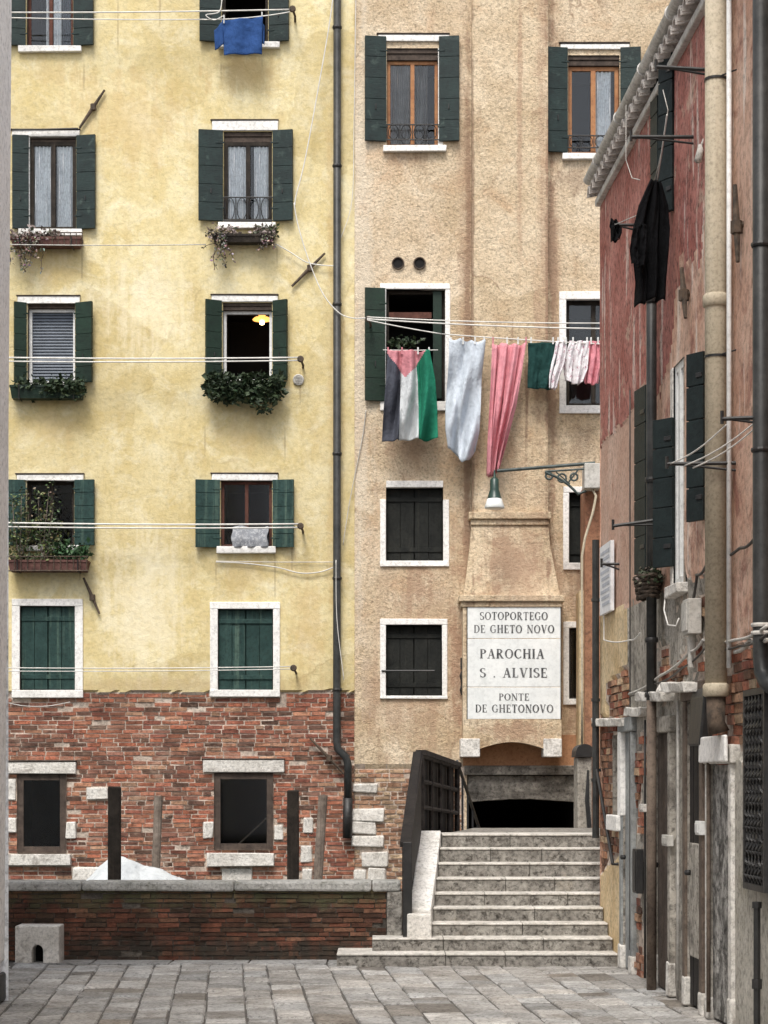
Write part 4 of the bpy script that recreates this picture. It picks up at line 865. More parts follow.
cable([rp(630,y, .02) for y in (390, 450, 520, 600, 690, 720, 760, 860, 950)], .007, M['wire'], 'thin vertical wire along the peeling wall beside the green shutters')
cable([rp(666,590,.03), rp(664,610,.09), rp(668,625,.1), rp(676,626,.05), rp(679,618,.03)], .006, M['cord'], 'loose loop of pale cable left of the grey electrical box')
cable([rp(663,90,.1), rp(668,110,.12), rp(662,150,.12), rp(655,180,.15)], .004, M['conduit'], 'pale cord dangling above the black hanging clothes')
cable([rp(626,105,.14), rp(626,160,.12), rp(632,178,.1), rp(640,180,.1)], .004, M['conduit'], 'pale looped cord hanging beneath the tile eaves')
def wbox(name, px, y0, y1, hw, pr, mat, label, cat):
    u = rup(px, pr); m = MB(); m.box(TR, u-hw, u+hw, -pr, -.001, px_z(y1, u), px_z(y0, u)); m.box(TR, u-hw*.7, u+hw*.7, -pr-.008, -pr+.001, px_z(y1-2, u), px_z(y0+2, u)); tag(m.build(name, mat, bevel=.006), label, cat)
wbox('intercom', 634.5, 849, 893, .10, .06, M['iron'], 'black metal box low on the wall beside the pale grey door', 'box')
wbox('junction_box', 697, 821, 835, .07, .05, M['whitepaint'], 'small white box on the jamb of the dark doorway', 'junction box')
wbox('junction_box', 641, 804, 812, .10, .06, M['worn'], 'small pale block on the brick strip right of the pale grey door', 'junction box')
wbox('letter_box', 664.5, 835, 846, .12, .05, M['conduit'], 'small grey letter box by the narrow brown door', 'letter box')
cable([rp(678,y, .03) for y in (700, 780, 860, 990)], .012, M['conduit'], 'grey vertical conduit between the doorways down to the ground')
cable([rp(708.5,y, .03) for y in (745, 800, 900, 1012)], .016, M['brownpipe'], 'brown vertical conduit left of the rough grey panel')
cable([rp(645,y, .03) for y in (720, 800, 880, 978)], .010, M['iron'], 'black vertical conduit left of the brown drainpipe foot')
cable(sagline([rp(735,652,.03), rp(750,640,.04), rp(767,640,.06)]), .014, M['conduit'], 'short thick grey cable near the right edge drainpipe')
# handrail beside the steps
hr = [TR(19.15, -.05, px_z(770, 19.15)), TR(18.2, -.05, px_z(864, 18.2))]
m = MB(); m.tube([hr[0]+Vector((.04,0,0)), hr[0], hr[1], hr[1]+Vector((.05,0,0))], .016, 8)
tag(m.build('handrail', M['iron']), 'thin black handrail sloping down the wall beside the steps', 'handrail')
# wall iron brackets for washing lines
def rbracket(y0, y1, xl, xr, u, label, diag=False, group='iron washing line brackets on the right wall'):
    m = MB(); a = Vector((px_x(xl, u), u, px_z(y0, u))); b = Vector((wall_x(u)+.01, u, px_z(y1, u)))
    m.tube([a, b], .014, 6); m.tube([a+Vector((0,0,-.03)), a+Vector((0,0,.05))], .012, 6)
    c = b-Vector((0,0,.05)) if not diag else b-Vector((0,0,.12)); m.tube([a.lerp(b,.1), c], .009, 5)
    tag(m.build('iron_bracket', M['iron']), label, 'bracket', group)
rbracket(67, 71, 656, 0, ru(728), 'topmost black iron bracket just below the tile eaves')
rbracket(137, 137, 631, 0, ru(703)+.35, 'black iron bracket above the black hanging clothes')
rbracket(225, 225, 612, 0, 17.2, 'black iron bracket with the small dark cloth bundle')
rbracket(526, 518, 613, 0, ru(672)+.1, 'black iron bracket across the two long green shutters')
rbracket(564, 564, 601.5, 0, 18.2, 'thin black iron bracket crossing the white poster')
rbracket(464, 463, 667, 0, ru(735), 'black iron bracket at the lower end of the slanting white lines')
rbracket(419, 417, 722, 0, ru(772), 'black iron bracket at the upper end of the slanting white lines')
for k, (xa, ya, xb, yb) in enumerate(((726,425,670,464),(757,421,684,466),(760,424,693,468))):
    ua, ub = ru(772), ru(735); A_ = Vector((px_x(xa, ua), ua, px_z(ya, ua))); B_ = Vector((px_x(xb, ub), ub, px_z(yb, ub)))
    cable([A_.lerp(B_, s/8)+Vector((0,0,-.03*math.sin(math.pi*s/8))) for s in range(9)], .005, M['cord'], ('leftmost','middle','rightmost')[k]+' of three short white slanting washing lines crossing the beige flue', 'washing_line', 'washing line', 'short slanting washing lines')
# iron wall ties
def tie(T, p, q, pr, label):
    m = MB(); a, b = T(p[0], -pr, p[1]), T(q[0], -pr, q[1]); m.tube([a, a.lerp(b,.5), b], [.016,.026,.014], 6)
    c = a.lerp(b, .55); m.lathe(c, [(.04,-.04),(.04,.04)], 6)
    m.tube([c, T((p[0]+q[0])/2, .02, (p[1]+q[1])/2)], .02, 6)
    tag(m.build('wall_tie', M['rust']), label, 'wall tie', 'iron wall ties')
tie(TF, (fu(80), fz(129)), (fu(105), fz(91)), .04, 'slanting iron wall tie at the top left of the yellow facade')
tie(TF, (fu(292), fz(287)), (fu(325), fz(254)), .04, 'slanting iron wall tie near the dark drainpipe on the yellow facade')
tie(TF, (fu(84), fz(578)), (fu(100), fz(614)), .04, 'slanting iron wall tie below the red plant trough')
tie(TR, (ru(741), rz(741,185)), (ru(744), rz(744,262)), .04, 'upright iron wall tie between beige flue and right edge drainpipe')
tie(TR, (ru(687), rz(687,268)), (ru(691), rz(691,318)), .04, 'upright iron wall tie left of the beige flue')
tie(TF, (fu(310), fz(738)), (fu(345), fz(775)), .03, 'thin slanting rod on the brick base by the drainpipe')

# ================================================================ SIGN and small wall fittings
YS = PY-.36
sg = thing('street_sign', (px_x(514, YS), YS, px_z(719, YS)), 'large white painted street name panel in three tiers above the passage', 'sign')
TSg = lambda u, d, z: Vector((u, YS+d, z))
def sX(px): return px_x(px, YS)
def sZ(py): return px_z(py, YS)
GL = {}
Vv, Tt = .21, .09
def L_(x0,y0,x1,y1,t): return ('l',x0,y0,x1,y1,t)
def serif(x, y, w=.26): return L_(x-w/2, y, x+w/2, y, .07)
GL['I'] = (.3, [L_(.15,0,.15,1,Vv), serif(.15,.03,.3), serif(.15,.97,.3)])
GL['T'] = (.72, [L_(.36,0,.36,1,Vv), L_(0,.965,.72,.965,.07), L_(.03,.75,.03,.97,.06), L_(.69,.75,.69,.97,.06), serif(.36,.03,.34)])
GL['E'] = (.64, [L_(.15,0,.15,1,Vv), L_(.02,.965,.6,.965,.07), L_(.15,.51,.45,.51,.07), L_(.02,.035,.64,.035,.07), L_(.57,.77,.57,.97,.06), L_(.61,.03,.61,.26,.06), L_(.45,.40,.45,.62,.05)])
GL['L'] = (.6, [L_(.15,0,.15,1,Vv), L_(.0,.035,.6,.035,.07), L_(.57,.03,.57,.28,.06), serif(.15,.97,.32)])
GL['H'] = (.84, [L_(.15,0,.15,1,Vv), L_(.69,0,.69,1,Vv), L_(.15,.51,.69,.51,.07)]+[serif(x,y,.3) for x in (.15,.69) for y in (.03,.97)])
GL['N'] = (.86, [L_(.13,0,.13,1,.08), L_(.73,0,.73,1,.08), L_(.13,1,.73,0,Vv), serif(.13,.03), serif(.1,.97,.22), serif(.73,.97)])
GL['A'] = (.82, [L_(.12,0,.42,1,.08), L_(.42,1,.69,0,Vv), L_(.22,.34,.6,.34,.065), serif(.12,.03), serif(.69,.03,.3)])
GL['V'] = (.82, [L_(.13,1,.41,0,Vv), L_(.41,0,.70,1,.08), serif(.13,.97,.3), serif(.70,.97)])
def arc_(cx,cy,rx,ry,a0,a1): return ('a',cx,cy,rx,ry,a0,a1)
GL['P'] = (.64, [L_(.15,0,.15,1,Vv), arc_(.28,.74,.28,.23,90,-90), L_(.02,.965,.28,.965,.065), L_(.15,.51,.28,.51,.065), serif(.15,.03,.32)])
GL['R'] = (.78, [L_(.15,0,.15,1,Vv), arc_(.28,.75,.26,.22,90,-90), L_(.02,.965,.28,.965,.065), L_(.15,.53,.28,.53,.065), L_(.32,.53,.66,0,Vv), serif(.15,.03,.32), serif(.69,.03,.2)])
GL['D'] = (.8, [L_(.15,0,.15,1,Vv), arc_(.3,.5,.42,.465,90,-90), L_(.02,.965,.3,.965,.065), L_(.02,.035,.3,.035,.065)])
GL['O'] = (.86, [arc_(.43,.5,.36,.465,0,360)])
GL['C'] = (.76, [arc_(.43,.5,.36,.465,48,312), L_(.68,.68,.68,.95,.06), L_(.69,.1,.69,.28,.05)])
GL['G'] = (.84, [arc_(.43,.5,.36,.465,48,318), L_(.68,.68,.68,.95,.06), L_(.70,.08,.70,.42,.14), serif(.70,.42,.28)])
GL['S'] = (.58, [arc_(.29,.745,.21,.22,40,270), arc_(.29,.265,.23,.23,90,-145), L_(.5,.72,.5,.97,.055), L_(.05,.03,.05,.28,.055)])
GL['.'] = (.3, [L_(.09,.07,.23,.07,.14)])
GL[' '] = (.42, [])
def text(parent, txt, xa, xb, ytop_, ybot):
    H = sZ(ytop_)-sZ(ybot); gap = .16; tot = sum(GL[c][0] for c in txt)+gap*(len(txt)-1)
    sc = (sX(xb)-sX(xa))/tot; m = MB(); x = sX(xa); k = [0]
    z0 = sZ(ybot)
    def pt(lx_, ly): return (x+lx_*sc, z0+ly*H)
    def quad(ps):
        k[0] += 1; d = -.004-.00012*k[0]; m.add([TSg(px_, d, pz_) for px_, pz_ in ps], [tuple(range(len(ps)))])
    for c in txt:
        wd_, st = GL[c]
        for s in st:
            if s[0] == 'l':
                _, x0, y0, x1, y1, t = s; dx, dy = x1-x0, y1-y0; asp = H/sc
                if abs(dy) > abs(dx)*.3: quad([pt(x0-t/2, y0), pt(x0+t/2, y0), pt(x1+t/2, y1), pt(x1-t/2, y1)])
                else: quad([pt(x0, y0-t/2), pt(x1, y1-t/2), pt(x1, y1+t/2), pt(x0, y0+t/2)])
            else:
                _, cx, cy, rx, ry, a0, a1 = s; n = max(8, int(abs(a1-a0)/15)); k[0] += 1; d = -.004-.00012*k[0]; vs = []
                for i in range(n+1):
                    a = math.radians(a0+(a1-a0)*i/n); th = .045+.065*abs(math.cos(a)); ct, sn = math.cos(a), math.sin(a)
                    for sg_ in (-1, 1): vs.append(TSg(*[v for v in (pt(cx+(rx+sg_*th)*ct, cy)[0], d, pt(0, cy+(ry+sg_*.038)*sn)[1])]))
                m.add(vs, [(2*i, 2*i+1, 2*i+3, 2*i+2) for i in range(n)])
        x += (wd_+gap)*sc
    m.build('lettering', M['letter'], parent, recalc=False)
slabs = []
for y0, y1 in ((605.5,638.3),(638.9,686.8),(687.4,719)):
    m = MB(); m.box(TSg, sX(467.5), sX(560.5), -.003, .02, sZ(y1), sZ(y0)); slabs.append(m.build('panel', M['marble'], sg, bevel=.003))
m = MB()
for a, b, c, d in ((466.6,467.5,605,719.4),(560.5,561.4,605,719.4)): m.box(TSg, sX(a), sX(b), -.006, .02, sZ(d), sZ(c))
m.build('frame', M['iron'], sg)
text(slabs[0], 'SOTOPORTEGO', 480, 547.5, 612, 620); text(slabs[0], 'DE GHETO NOVO', 474, 554, 625, 633)
text(slabs[1], 'PAROCHIA', 480, 544, 649, 658.5); text(slabs[1], 'S . ALVISE', 480, 547, 668, 677.5)
text(slabs[2], 'PONTE', 499, 529, 693.5, 700.5); text(slabs[2], 'DE GHETONOVO', 475.5, 553, 704.5, 712.5)
m = MB(); uu = fu(461.8)
m.box(TP, uu-.02, uu+.02, -.03, .0, fz(669), fz(658)); m.tube([TP(uu,-.03,fz(672)), TP(uu-.02,-.06,fz(676)), TP(uu,-.05,fz(682))], .016, 6); m.tube([TP(uu,-.03,fz(686)), TP(uu-.02,-.06,fz(690)), TP(uu,-.05,fz(695))], .016, 6); m.box(TP, uu-.012, uu+.012, -.03, .0, fz(688), fz(672))
tag(m.build('door_bell', M['iron']), 'small dark bell fittings on the wall left of the street name panel', 'door bell')
for px, w_ in ((398, 'left'), (419.5, 'right')):
    v = MB(); c = TP(fu(px), -.004, fz(264)); n = 18
    v.add([c+Vector((.072*math.cos(6.283*k/n), 0, .072*math.sin(6.283*k/n))) for k in range(n)], [tuple(range(n))], 1)
    ring = [c+Vector((.076*math.cos(6.283*k/n), -.012, .076*math.sin(6.283*k/n))) for k in range(n+1)]; v.tube(ring, .010, 6, 0, cap=False)
    tag(v.build('vent_hole', [M['rust'], M['dark']]), w_+' one of two round dark vent holes in the pink wall', 'vent', 'round vent holes')
v = MB(); c = TF(fu(298.5), -.02, fz(380)); v.lathe(c, [(.072,.02),(.075,-.005),(.06,-.012),(.055,-.006)], 18, axis='y')
for k in range(-2, 3): v.box(TF, fu(298.5)-.045, fu(298.5)+.045, -.036, -.028, fz(380)+k*.02-.004, fz(380)+k*.02+.004)
tag(v.build('round_vent', M['conduit']), 'small round grey vent cover on the yellow wall by the ivy window box', 'vent')
ps = thing('poster', TR(ru(609), -.04, rz(609,614)), 'tall white printed notice on the far end of the red house', 'notice')
a = R4(604.5,615.5,544,613); m = MB(); m.box(TR, a[0], a[1], -.045, -.012, a[2], a[3]); m.build('sheet', M['poster'], ps)
m = MB()
for k in range(9):
    zz = a[3]-.06-(a[3]-a[2]-.1)*k/9; m.box(TR, a[0]+.06, a[1]-.06-(k%3)*.05, -.0475, -.0455, zz-.03, zz)
m.build('print', M['posterprint'], ps)
# floodlight on the upper wall
m = MB(); uu = ru(703); c = Vector((px_x(700,uu), uu, px_z(155,uu))); m.tube([c+Vector((0,0,.07)), c+Vector((-.0,-.02,.03)), c+Vector((-.025,-.06,-.06))], [.014,.024,.028], 10); m.tube([c+Vector((0,0,.05)), Vector((wall_x(uu)+.01, uu, c.z+.12))], .01, 6)
tag(m.build('spotlight', M['conduit'], smooth=True), 'small grey wall spotlight left of the beige flue near the eaves', 'light')

# ================================================================ WALL LAMP
LY = 26.1
wl_ = thing('wall_lamp', P(590, 478, LY), 'street lamp with green shade on a long ornate iron arm from the right wall', 'street lamp')
m = MB(); m.box(TW, px_x(584, LY), px_x(600, LY), LY-.08, LY+.25, px_z(489, LY), px_z(464, LY)); m.build('junction_box', M['conduit'], wl_, bevel=.012)
m = MB(); m.tube([P(595,463,LY), P(497,471,LY)], .022, 8); m.tube([P(592,468.5,LY), P(545,471.5,LY)], .014, 6)
m.tube([P(545,472,LY)]+[P(545+3*k, 473+.012*k*k*10+.6*k, LY) for k in range(1, 12)]+[P(586,491,LY)], .018, 6)
for cx, cy, r in ((549,476,3.4),(562,478,4.2),(574,477,3.6)): m.tube([P(cx+r*math.cos(k*.52), cy+r*math.sin(k*.52), LY) for k in range(13)], .014, 5)
m.tube([P(556,472,LY), P(570,484,LY)], .010, 5); m.tube([P(578,470,LY), P(568,483,LY)], .012, 5)
m.build('arm', M['ironpale'], wl_)
m = MB(); c = P(494.5, 498, LY); sc = LY/F
m.lathe(c, [(.8*sc, 28*sc),(1.2*sc, 21*sc),(3.2*sc,19.5*sc),(4.4*sc,18.5*sc),(4.6*sc,8*sc),(5.4*sc,6*sc),(7*sc,0),(7.4*sc,-.5*sc)], 18); m.build('shade', M['lampgreen'], wl_, smooth=True)
m = MB(); m.lathe(c, [(7.2*sc,-.6*sc),(9*sc,-6*sc),(10.2*sc,-9.8*sc),(9.6*sc,-10.6*sc),(3*sc,-10.8*sc)], 18); m.build('lamp_glass', M['lampwhite'], wl_, smooth=True)
m = MB(); m.tube([P(592,488,LY), P(596,496,LY-.03), P(593,512,LY-.05), P(585,538,LY-.05), P(582,556,LY-.05), P(582,690,LY-.05), P(582,745,LY-.05)], .017, 8); m.build('conduit', M['beige'], wl_, smooth=True)
# pale pier with dark rounded cap at the far right of the bridge
YQ = 24.6; pq = thing('stone_pier', P(586, 840, YQ), 'stained pale pier with a dark rounded cap right of the passage', 'pier')
m = MB(); m.box(TW, px_x(577.5,YQ), px_x(592,YQ), YQ, YQ+.5, -1.0, px_z(757,YQ)); m.build('shaft', M['cement'], pq, bevel=.02)
m = MB(); xa, xb, zb_ = px_x(575.5,YQ), px_x(594,YQ), px_z(757,YQ); hh = px_z(744,YQ)-zb_
m.prism(TW, [(xa+(xb-xa)*.5*(1-math.cos(math.pi*k/10)), zb_+hh*math.sin(math.pi*k/10)**.6 if 0 < k < 10 else zb_) for k in range(11)], YQ-.04, YQ+.54); m.build('cap', M['iron'], pq)
m = MB(); m.tube([P(588,770,YQ-.03), P(587,800,YQ-.03), P(590,835,YQ-.03)], [.012,.03,.03], 6); m.build('pipe', M['iron'], pq)

# ================================================================ WASHING LINES across the canal facades
def pulley(p, label):
    m = MB(); m.tube([p+Vector((.04,.34,-.05)), p+Vector((.05,.1,-.06)), p+Vector((.03,.0,-.02))], .016, 6); m.lathe(p+Vector((.02,0,0)), [(.03,-.02),(.045,-.01),(.045,.01),(.03,.02)], 12, axis='y')
    tag(m.build('line_pulley', M['rust']), label, 'pulley', 'washing line pulleys')
def wline(pts, label, r=.006, mat='cord', sag=.03, group='washing lines on the facades'):
    out = []
    for a, b in zip(pts, pts[1:]):
        for k in range(13): s = k/12; out.append(a.lerp(b, s)+Vector((0,0,-sag*4*s*(1-s))))
    m = MB(); m.tube(out, r, 5); tag(m.build('washing_line', M[mat], smooth=True), label, 'washing line', group)
LYY = FY-.30
def LP(px, py, Y=LYY): return P(px, py, Y)
for yA, yB, px, r, lab, mt in ((12,9.5,290,.010,'upper of two white lines at the top of the yellow facade','cord'),(15.5,19.5,200,.008,'lower of two white lines at the top of the yellow facade','cord'),
    (243,244.5,206,.007,'single pale line at the height of the upper flower boxes','conduit'),
    (356.5,357.5,300,.011,'upper white line crossing the third storey windows','cord'),(360.5,360.5,300,.010,'lower white line crossing the third storey windows','cord'),
    (521.5,524,300,.012,'upper white line crossing the fourth storey windows','cord'),(525.5,527.5,300,.010,'lower white line crossing the fourth storey windows','cord'),
    (667,666.5,292,.007,'upper white line in front of the closed green shutters','cord'),(670.5,669,292,.006,'lower white line in front of the closed green shutters','cord')):
    wline([LP(-60, yA), LP(px, yB)], lab, r, mt, .02)
wline([LP(200,19.5), LP(290,12)], 'short white line holding the blue shirt', .008)
for px, py, lab in ((291,9,'iron line pulley above the blue shirt at the top'),(299,359,'iron line pulley right of the ivy window box'),(299,526,'iron line pulley right of the window with pale cloth'),(292,668,'iron line pulley beside the lower closed green shutters'),(367,319,'iron line pulley on the left shutter above the flag')):
    pulley(LP(px, py), lab)
# lines with laundry on the pink house
LW = FY-.45
def LQ(px, py): return P(px, py, LW)
wline([LQ(367,317), LQ(640,323)], 'topmost white line above the row of laundry', .008, sag=.03)
wline([LQ(367,319), LQ(640,329)], 'middle white line above the row of laundry', .010, sag=.03)
wline([LQ(367,320), LQ(442,334), LQ(600,344), LQ(640,345)], 'white line carrying the row of laundry', .008, sag=.008)
wline([LQ(383,350), LQ(438,350)], 'short line carrying the striped flag', .006, sag=.004)
# loose cords
def cord(pts, label, Y=FY-.06, r=.008, mat='cord'):
    out = [P(x, y, Y) for x, y in pts]
    sm = []
    for i in range(len(out)-1):
        p0, p1, p2, p3 = out[max(i-1,0)], out[i], out[i+1], out[min(i+2,len(out)-1)]
        for k in range(8):
            t = k/8; sm.append(.5*((2*p1)+(p2-p0)*t+(2*p0-5*p1+4*p2-p3)*t*t+(3*p1-p0-3*p2+p3)*t*t*t))
    m = MB(); m.tube(sm+[out[-1]], r, 5); tag(m.build('cord', M[mat], smooth=True), label, 'cord')
cord([(336,-30),(330,20),(318,90),(305,160),(296,196),(295,205)], 'long pale cord running down beside the drainpipe from the roof', FY-.13)
cord([(294,203),(298,225),(308,258),(322,292),(338,312),(352,318),(367,318)], 'pale cord looping from the yellow wall to the laundry lines', FY-.17)
cord([(276,244),(290,252),(306,262),(320,265),(335,266)], 'short pale cord right of the upper flower box')
cord([(216,562),(240,563),(275,567),(300,573),(320,572),(334,567)], 'pale cord sagging below the window with pale cloth', FY-.04)
cord([(216,561),(270,562),(334,562)], 'thin straight cord below the window with pale cloth', FY-.03, .005)
cord([(9,703),(25,706),(48,706),(70,702)], 'pale wire loop hanging under the lower left stone sill', FY-.05, .005)
cord([(356,-10),(354,120),(352,200),(340,240)], 'thin cord along the seam of yellow and pink plaster', FY-.06, .005)
cord([(366,410),(362,440),(350,500),(343,545)], 'thin grey cord on the pink wall below the green shutter', FY-.05, .006, 'conduit')
cord([(12,129.5),(40,129.5),(78,128.5)], 'dark rod above the left lintel of the second storey', FY-.08, .012, 'wire')
cord([(336,560),(337,620),(344,680)], 'thin cord hanging beside the yellow drainpipe low down', FY-.16, .005)

# ================================================================ LAUNDRY
CL = {'blue':cloth_mat('blue_cotton',(.035,.085,.24)),'sky':cloth_mat('pale_blue_cotton',(.56,.61,.67)),'pinkc':cloth_mat('pink_cotton',(.74,.32,.36)),'greenc':cloth_mat('dark_green_cotton',(.018,.055,.05)),
      'lilac':cloth_mat('pale_print_cotton',(.62,.56,.58)),'rosec':cloth_mat('rose_cotton',(.68,.27,.31)),'white':cloth_mat('white_cotton',(.60,.62,.63)),'black':cloth_mat('black_cotton',(.006,.006,.007)),
      'fgrey':cloth_mat('grey_black_cotton',(.075,.08,.10)),'fred':cloth_mat('faded_red_cotton',(.60,.25,.28)),'fgreen':cloth_mat('flag_green_cotton',(.022,.19,.115))}
CL['lace'] = aged('patterned_grey_cotton', (.17,.18,.20), (.25,.26,.28), 9, patch=(.36,.37,.38), patch_at=(.5,.56), patch_scale=26, speck=.1, bump=.2)
CL['print'] = aged('printed_cotton', (.66,.63,.64), (.74,.71,.72), 7, patch=(.36,.14,.20), patch_at=(.56,.6), patch_scale=22, speck=.1, bump=.25, bump_scale=30)
def interp(pl, t):
    n = len(pl)-1; x = t*n; i = min(int(x), n-1); f = x-i; return pl[i]+(pl[i+1]-pl[i])*f
def cloth(name, left, right, top, bot, Y, mats, label, cat, nf=3, amp=.03, mf=None, sag=0, group=None, twist=0, nu=48, nv=36, ph=None):
    ph = RND.uniform(0, 6) if ph is None else ph; m = MB()
    def fn(s, t):
        px = interp(left, t)+(interp(right, t)-interp(left, t))*s
        py = top[0]+(top[1]-top[0])*s + sag*abs(math.sin(3*math.pi*s+.3))*(1-t); pb = interp(bot, s); py = py+(pb-py)*t
        a = amp*(.45+.75*t); d = a*math.sin(nf*6.283*(s+twist*t)+ph+1.1*math.sin(3*t+ph))+.4*a*math.sin(nf*15*s+5*t+ph)+.018*nz(s*4, t*4, 1, ph)
        return P(px, py, Y)+Vector((.25*a*math.cos(nf*6.283*s+ph), d, .006*math.sin(9*s+ph)))
    m.grid(fn, nu, nv, mf=mf)
    o = m.build(name, mats, smooth=True, solid=.004); return tag(o, label, cat, group)
def flagm(s, t):
    if t < .31 and abs(s-.42) < (.50-.0)*(1-t/.31)*.98: return 1
    return 0 if s < .30 else (2 if s < .64 else 3)
cloth('flag', [388,387,385,383.5], [429,434,436,436], (349,350), [440,441,440,439.5,440,438], LW, [CL['fgrey'],CL['fred'],CL['white'],CL['fgreen']], 'hanging striped flag in black white and green with red triangle on top', 'flag', nf=2.4, amp=.085, mf=flagm, twist=.22, sag=1.5, nu=72, nv=60)
cloth('trousers', [449,449,448,446.5,445.5,445.5,448], [485,483,481,480,479,478,474], (338,340), [448,452,458,463,460,450], LW, [CL['sky']], 'long pale blue trousers hanging between the flag and the pink cloth', 'trousers', nf=1.3, amp=.075, sag=2, twist=.8)
cloth('curtain_cloth', [492,491,489.5,488,487], [526,521,516,508,499], (343,343), [475,477,476,472,468], LW, [CL['pinkc']], 'long narrow pink cloth hanging in folds above the street lamp', 'cloth', nf=3.1, amp=.075, sag=2, nu=72, twist=.15)
cloth('towel', [528,528.5,528,528], [557,557,554,552], (343,342), [388,389,389.5,389], LW, [CL['greenc']], 'dark green towel hanging right of the pink cloth', 'towel', nf=2, amp=.02)
cloth('shirt', [556,554,551,549,549], [567,566,564,560,557], (341,340), [388,390,389], LW, [CL['print']], 'narrow white printed garment hanging right of the dark green towel', 'shirt', nf=2, amp=.035)
cloth('shirt', [570,566,564,566], [590,588,587,582], (341,341), [380,383,386,382], LW, [CL['print']], 'wide white printed garment with a dangling tail', 'shirt', nf=2.5, amp=.04)
cloth('shorts', [588,587,585,584], [600,601,600,598], (341,341), [383,385,384], LW, [CL['rosec']], 'small pink garment at the right end of the laundry row', 'shorts', nf=2, amp=.03)
m = MB(); 
for px in (388,402,418,429,451,463,475,484,493,507,518,526,531,553,558,566,573,587,591,598):
    py = 349 if px < 440 else 339.5
    if px < 440: py = 349.5
    q = MB(); p = LQ(px, py+1)
    for sgn in (-1, 1): q.loft([[p+Vector((-.009,sgn*.010-.004,-.05)), p+Vector((.009,sgn*.010-.004,-.05)), p+Vector((.009,sgn*.010+.004,-.05)), p+Vector((-.009,sgn*.010+.004,-.05))], [p+Vector((-.009,sgn*.016-.004,.04)), p+Vector((.009,sgn*.016-.004,.04)), p+Vector((.009,sgn*.016+.004,.04)), p+Vector((-.009,sgn*.016+.004,.04))]])
    w_ = 'the flag' if px < 440 else ('the pale blue trousers' if px < 488 else ('the pink cloth' if px < 528 else ('the dark green towel' if px < 555 else 'the small printed garments')))
    tag(q.build('clothes_peg', CL['rosec'] if px in (388,402,493,526) else M['whitepaint']), 'small peg clipping %s to its line' % w_, 'clothes peg', 'pegs on '+w_)
# blue shirt hung upside down, with a sleeve
m = MB()
def shirt(s, t):
    l = 222+2*t; r = 263-1.0*t; px = l+(r-l)*s; py = (20.5-3.2*s)+(55-.5*s-(20.5-3.2*s))*t
    return P(px, py, LYY)+Vector((0, .02*math.sin(11*s+2*t)+.012*nz(s*5, t*5, 1)-.01, 0))
m.grid(shirt, 30, 24)
def sleeve(s, t): px = 214+9*s+1.0*t; py = (30-9*s)+(50-6*s-(30-9*s))*t; return P(px, py, LYY)+Vector((0, .018*math.sin(6*s)+.01, 0))
m.grid(sleeve, 8, 10)
def sleeve2(s, t): px = 261+3.5*s; py = 20+6*s+(22-3*s)*t; return P(px, py, LYY)+Vector((0, .015*math.sin(6*s)+.01, 0))
m.grid(sleeve2, 6, 8)
tag(m.build('shirt', CL['blue'], smooth=True, solid=.004), 'blue shirt hanging upside down at the top of the yellow facade', 'shirt')
for px, py in ((224,19),(262,16)):
    q = MB(); p = LP(px, py)
    for sgn in (-1, 1): q.tube([p+Vector((0,sgn*.010,-.06)), p+Vector((0,sgn*.015,.05))], .008, 4)
    tag(q.build('clothes_peg', M['whitepaint']), 'small peg clipping the blue shirt to its line', 'clothes peg', 'pegs on the blue shirt')
# hook and tangled cord above the shirt
cord([(222,0),(219,12),(206,15),(214,20),(223,16)], 'tangled white cord end left of the blue shirt', FY-.32, .007)
# black clothes on the right wall
UB = 15.5
def bcloth(name, pts_l, pts_r, top, bot, Y, label, nf=2.5, amp=.05):
    return cloth(name, pts_l, pts_r, top, bot, Y, [CL['black']], label, 'garment', nf=nf, amp=amp, nu=40, nv=40)
bcloth('garment', [651,640,634,635,638,637], [661,667,668,666,664,663], (180,182), [306,302,300,301], UB, 'long black garment hanging high on the right wall')
bcloth('garment', [634,632,631,633], [648,648,647,645], (226,224), [262,268,266], UB-.12, 'black sleeve shape hanging in front of the long black garment', 2, .03)
bcloth('garment', [611,610,612,613], [618,622,621,618], (219,221), [240,242,239], 17.2, 'small black cloth bundle on the iron bracket left of the black garment', 2, .05)
cable([P(655,188,UB), P(640,214,16.9), P(612,226,17.2)], .004, M['conduit'], 'pale cord from the black garment to the small cloth bundle', 'cord', 'cord')
cable([P(657,182,UB), P(662,150,UB-.2), P(667,115,ru(703)+.35)], .006, M['cord'], 'pale cord holding up the long black garment', 'cord', 'cord')
# white cloth over the B4 sill
m = MB(); u0, u1 = fu(232), fu(268)
m.grid(lambda s, t: TF(u0+(u1-u0)*s+.01*math.sin(9*t), .02-.09*min(1, t*1.6)+.012*math.sin(s*17+t*2), fz(527)-(fz(527)-fz(548))*t+.02*math.sin(s*7)*(1-t)), 30, 14)
tag(m.build('cloth', CL['lace'], smooth=True, solid=.004), 'pale cloth airing over the window sill of the fourth storey', 'cloth')

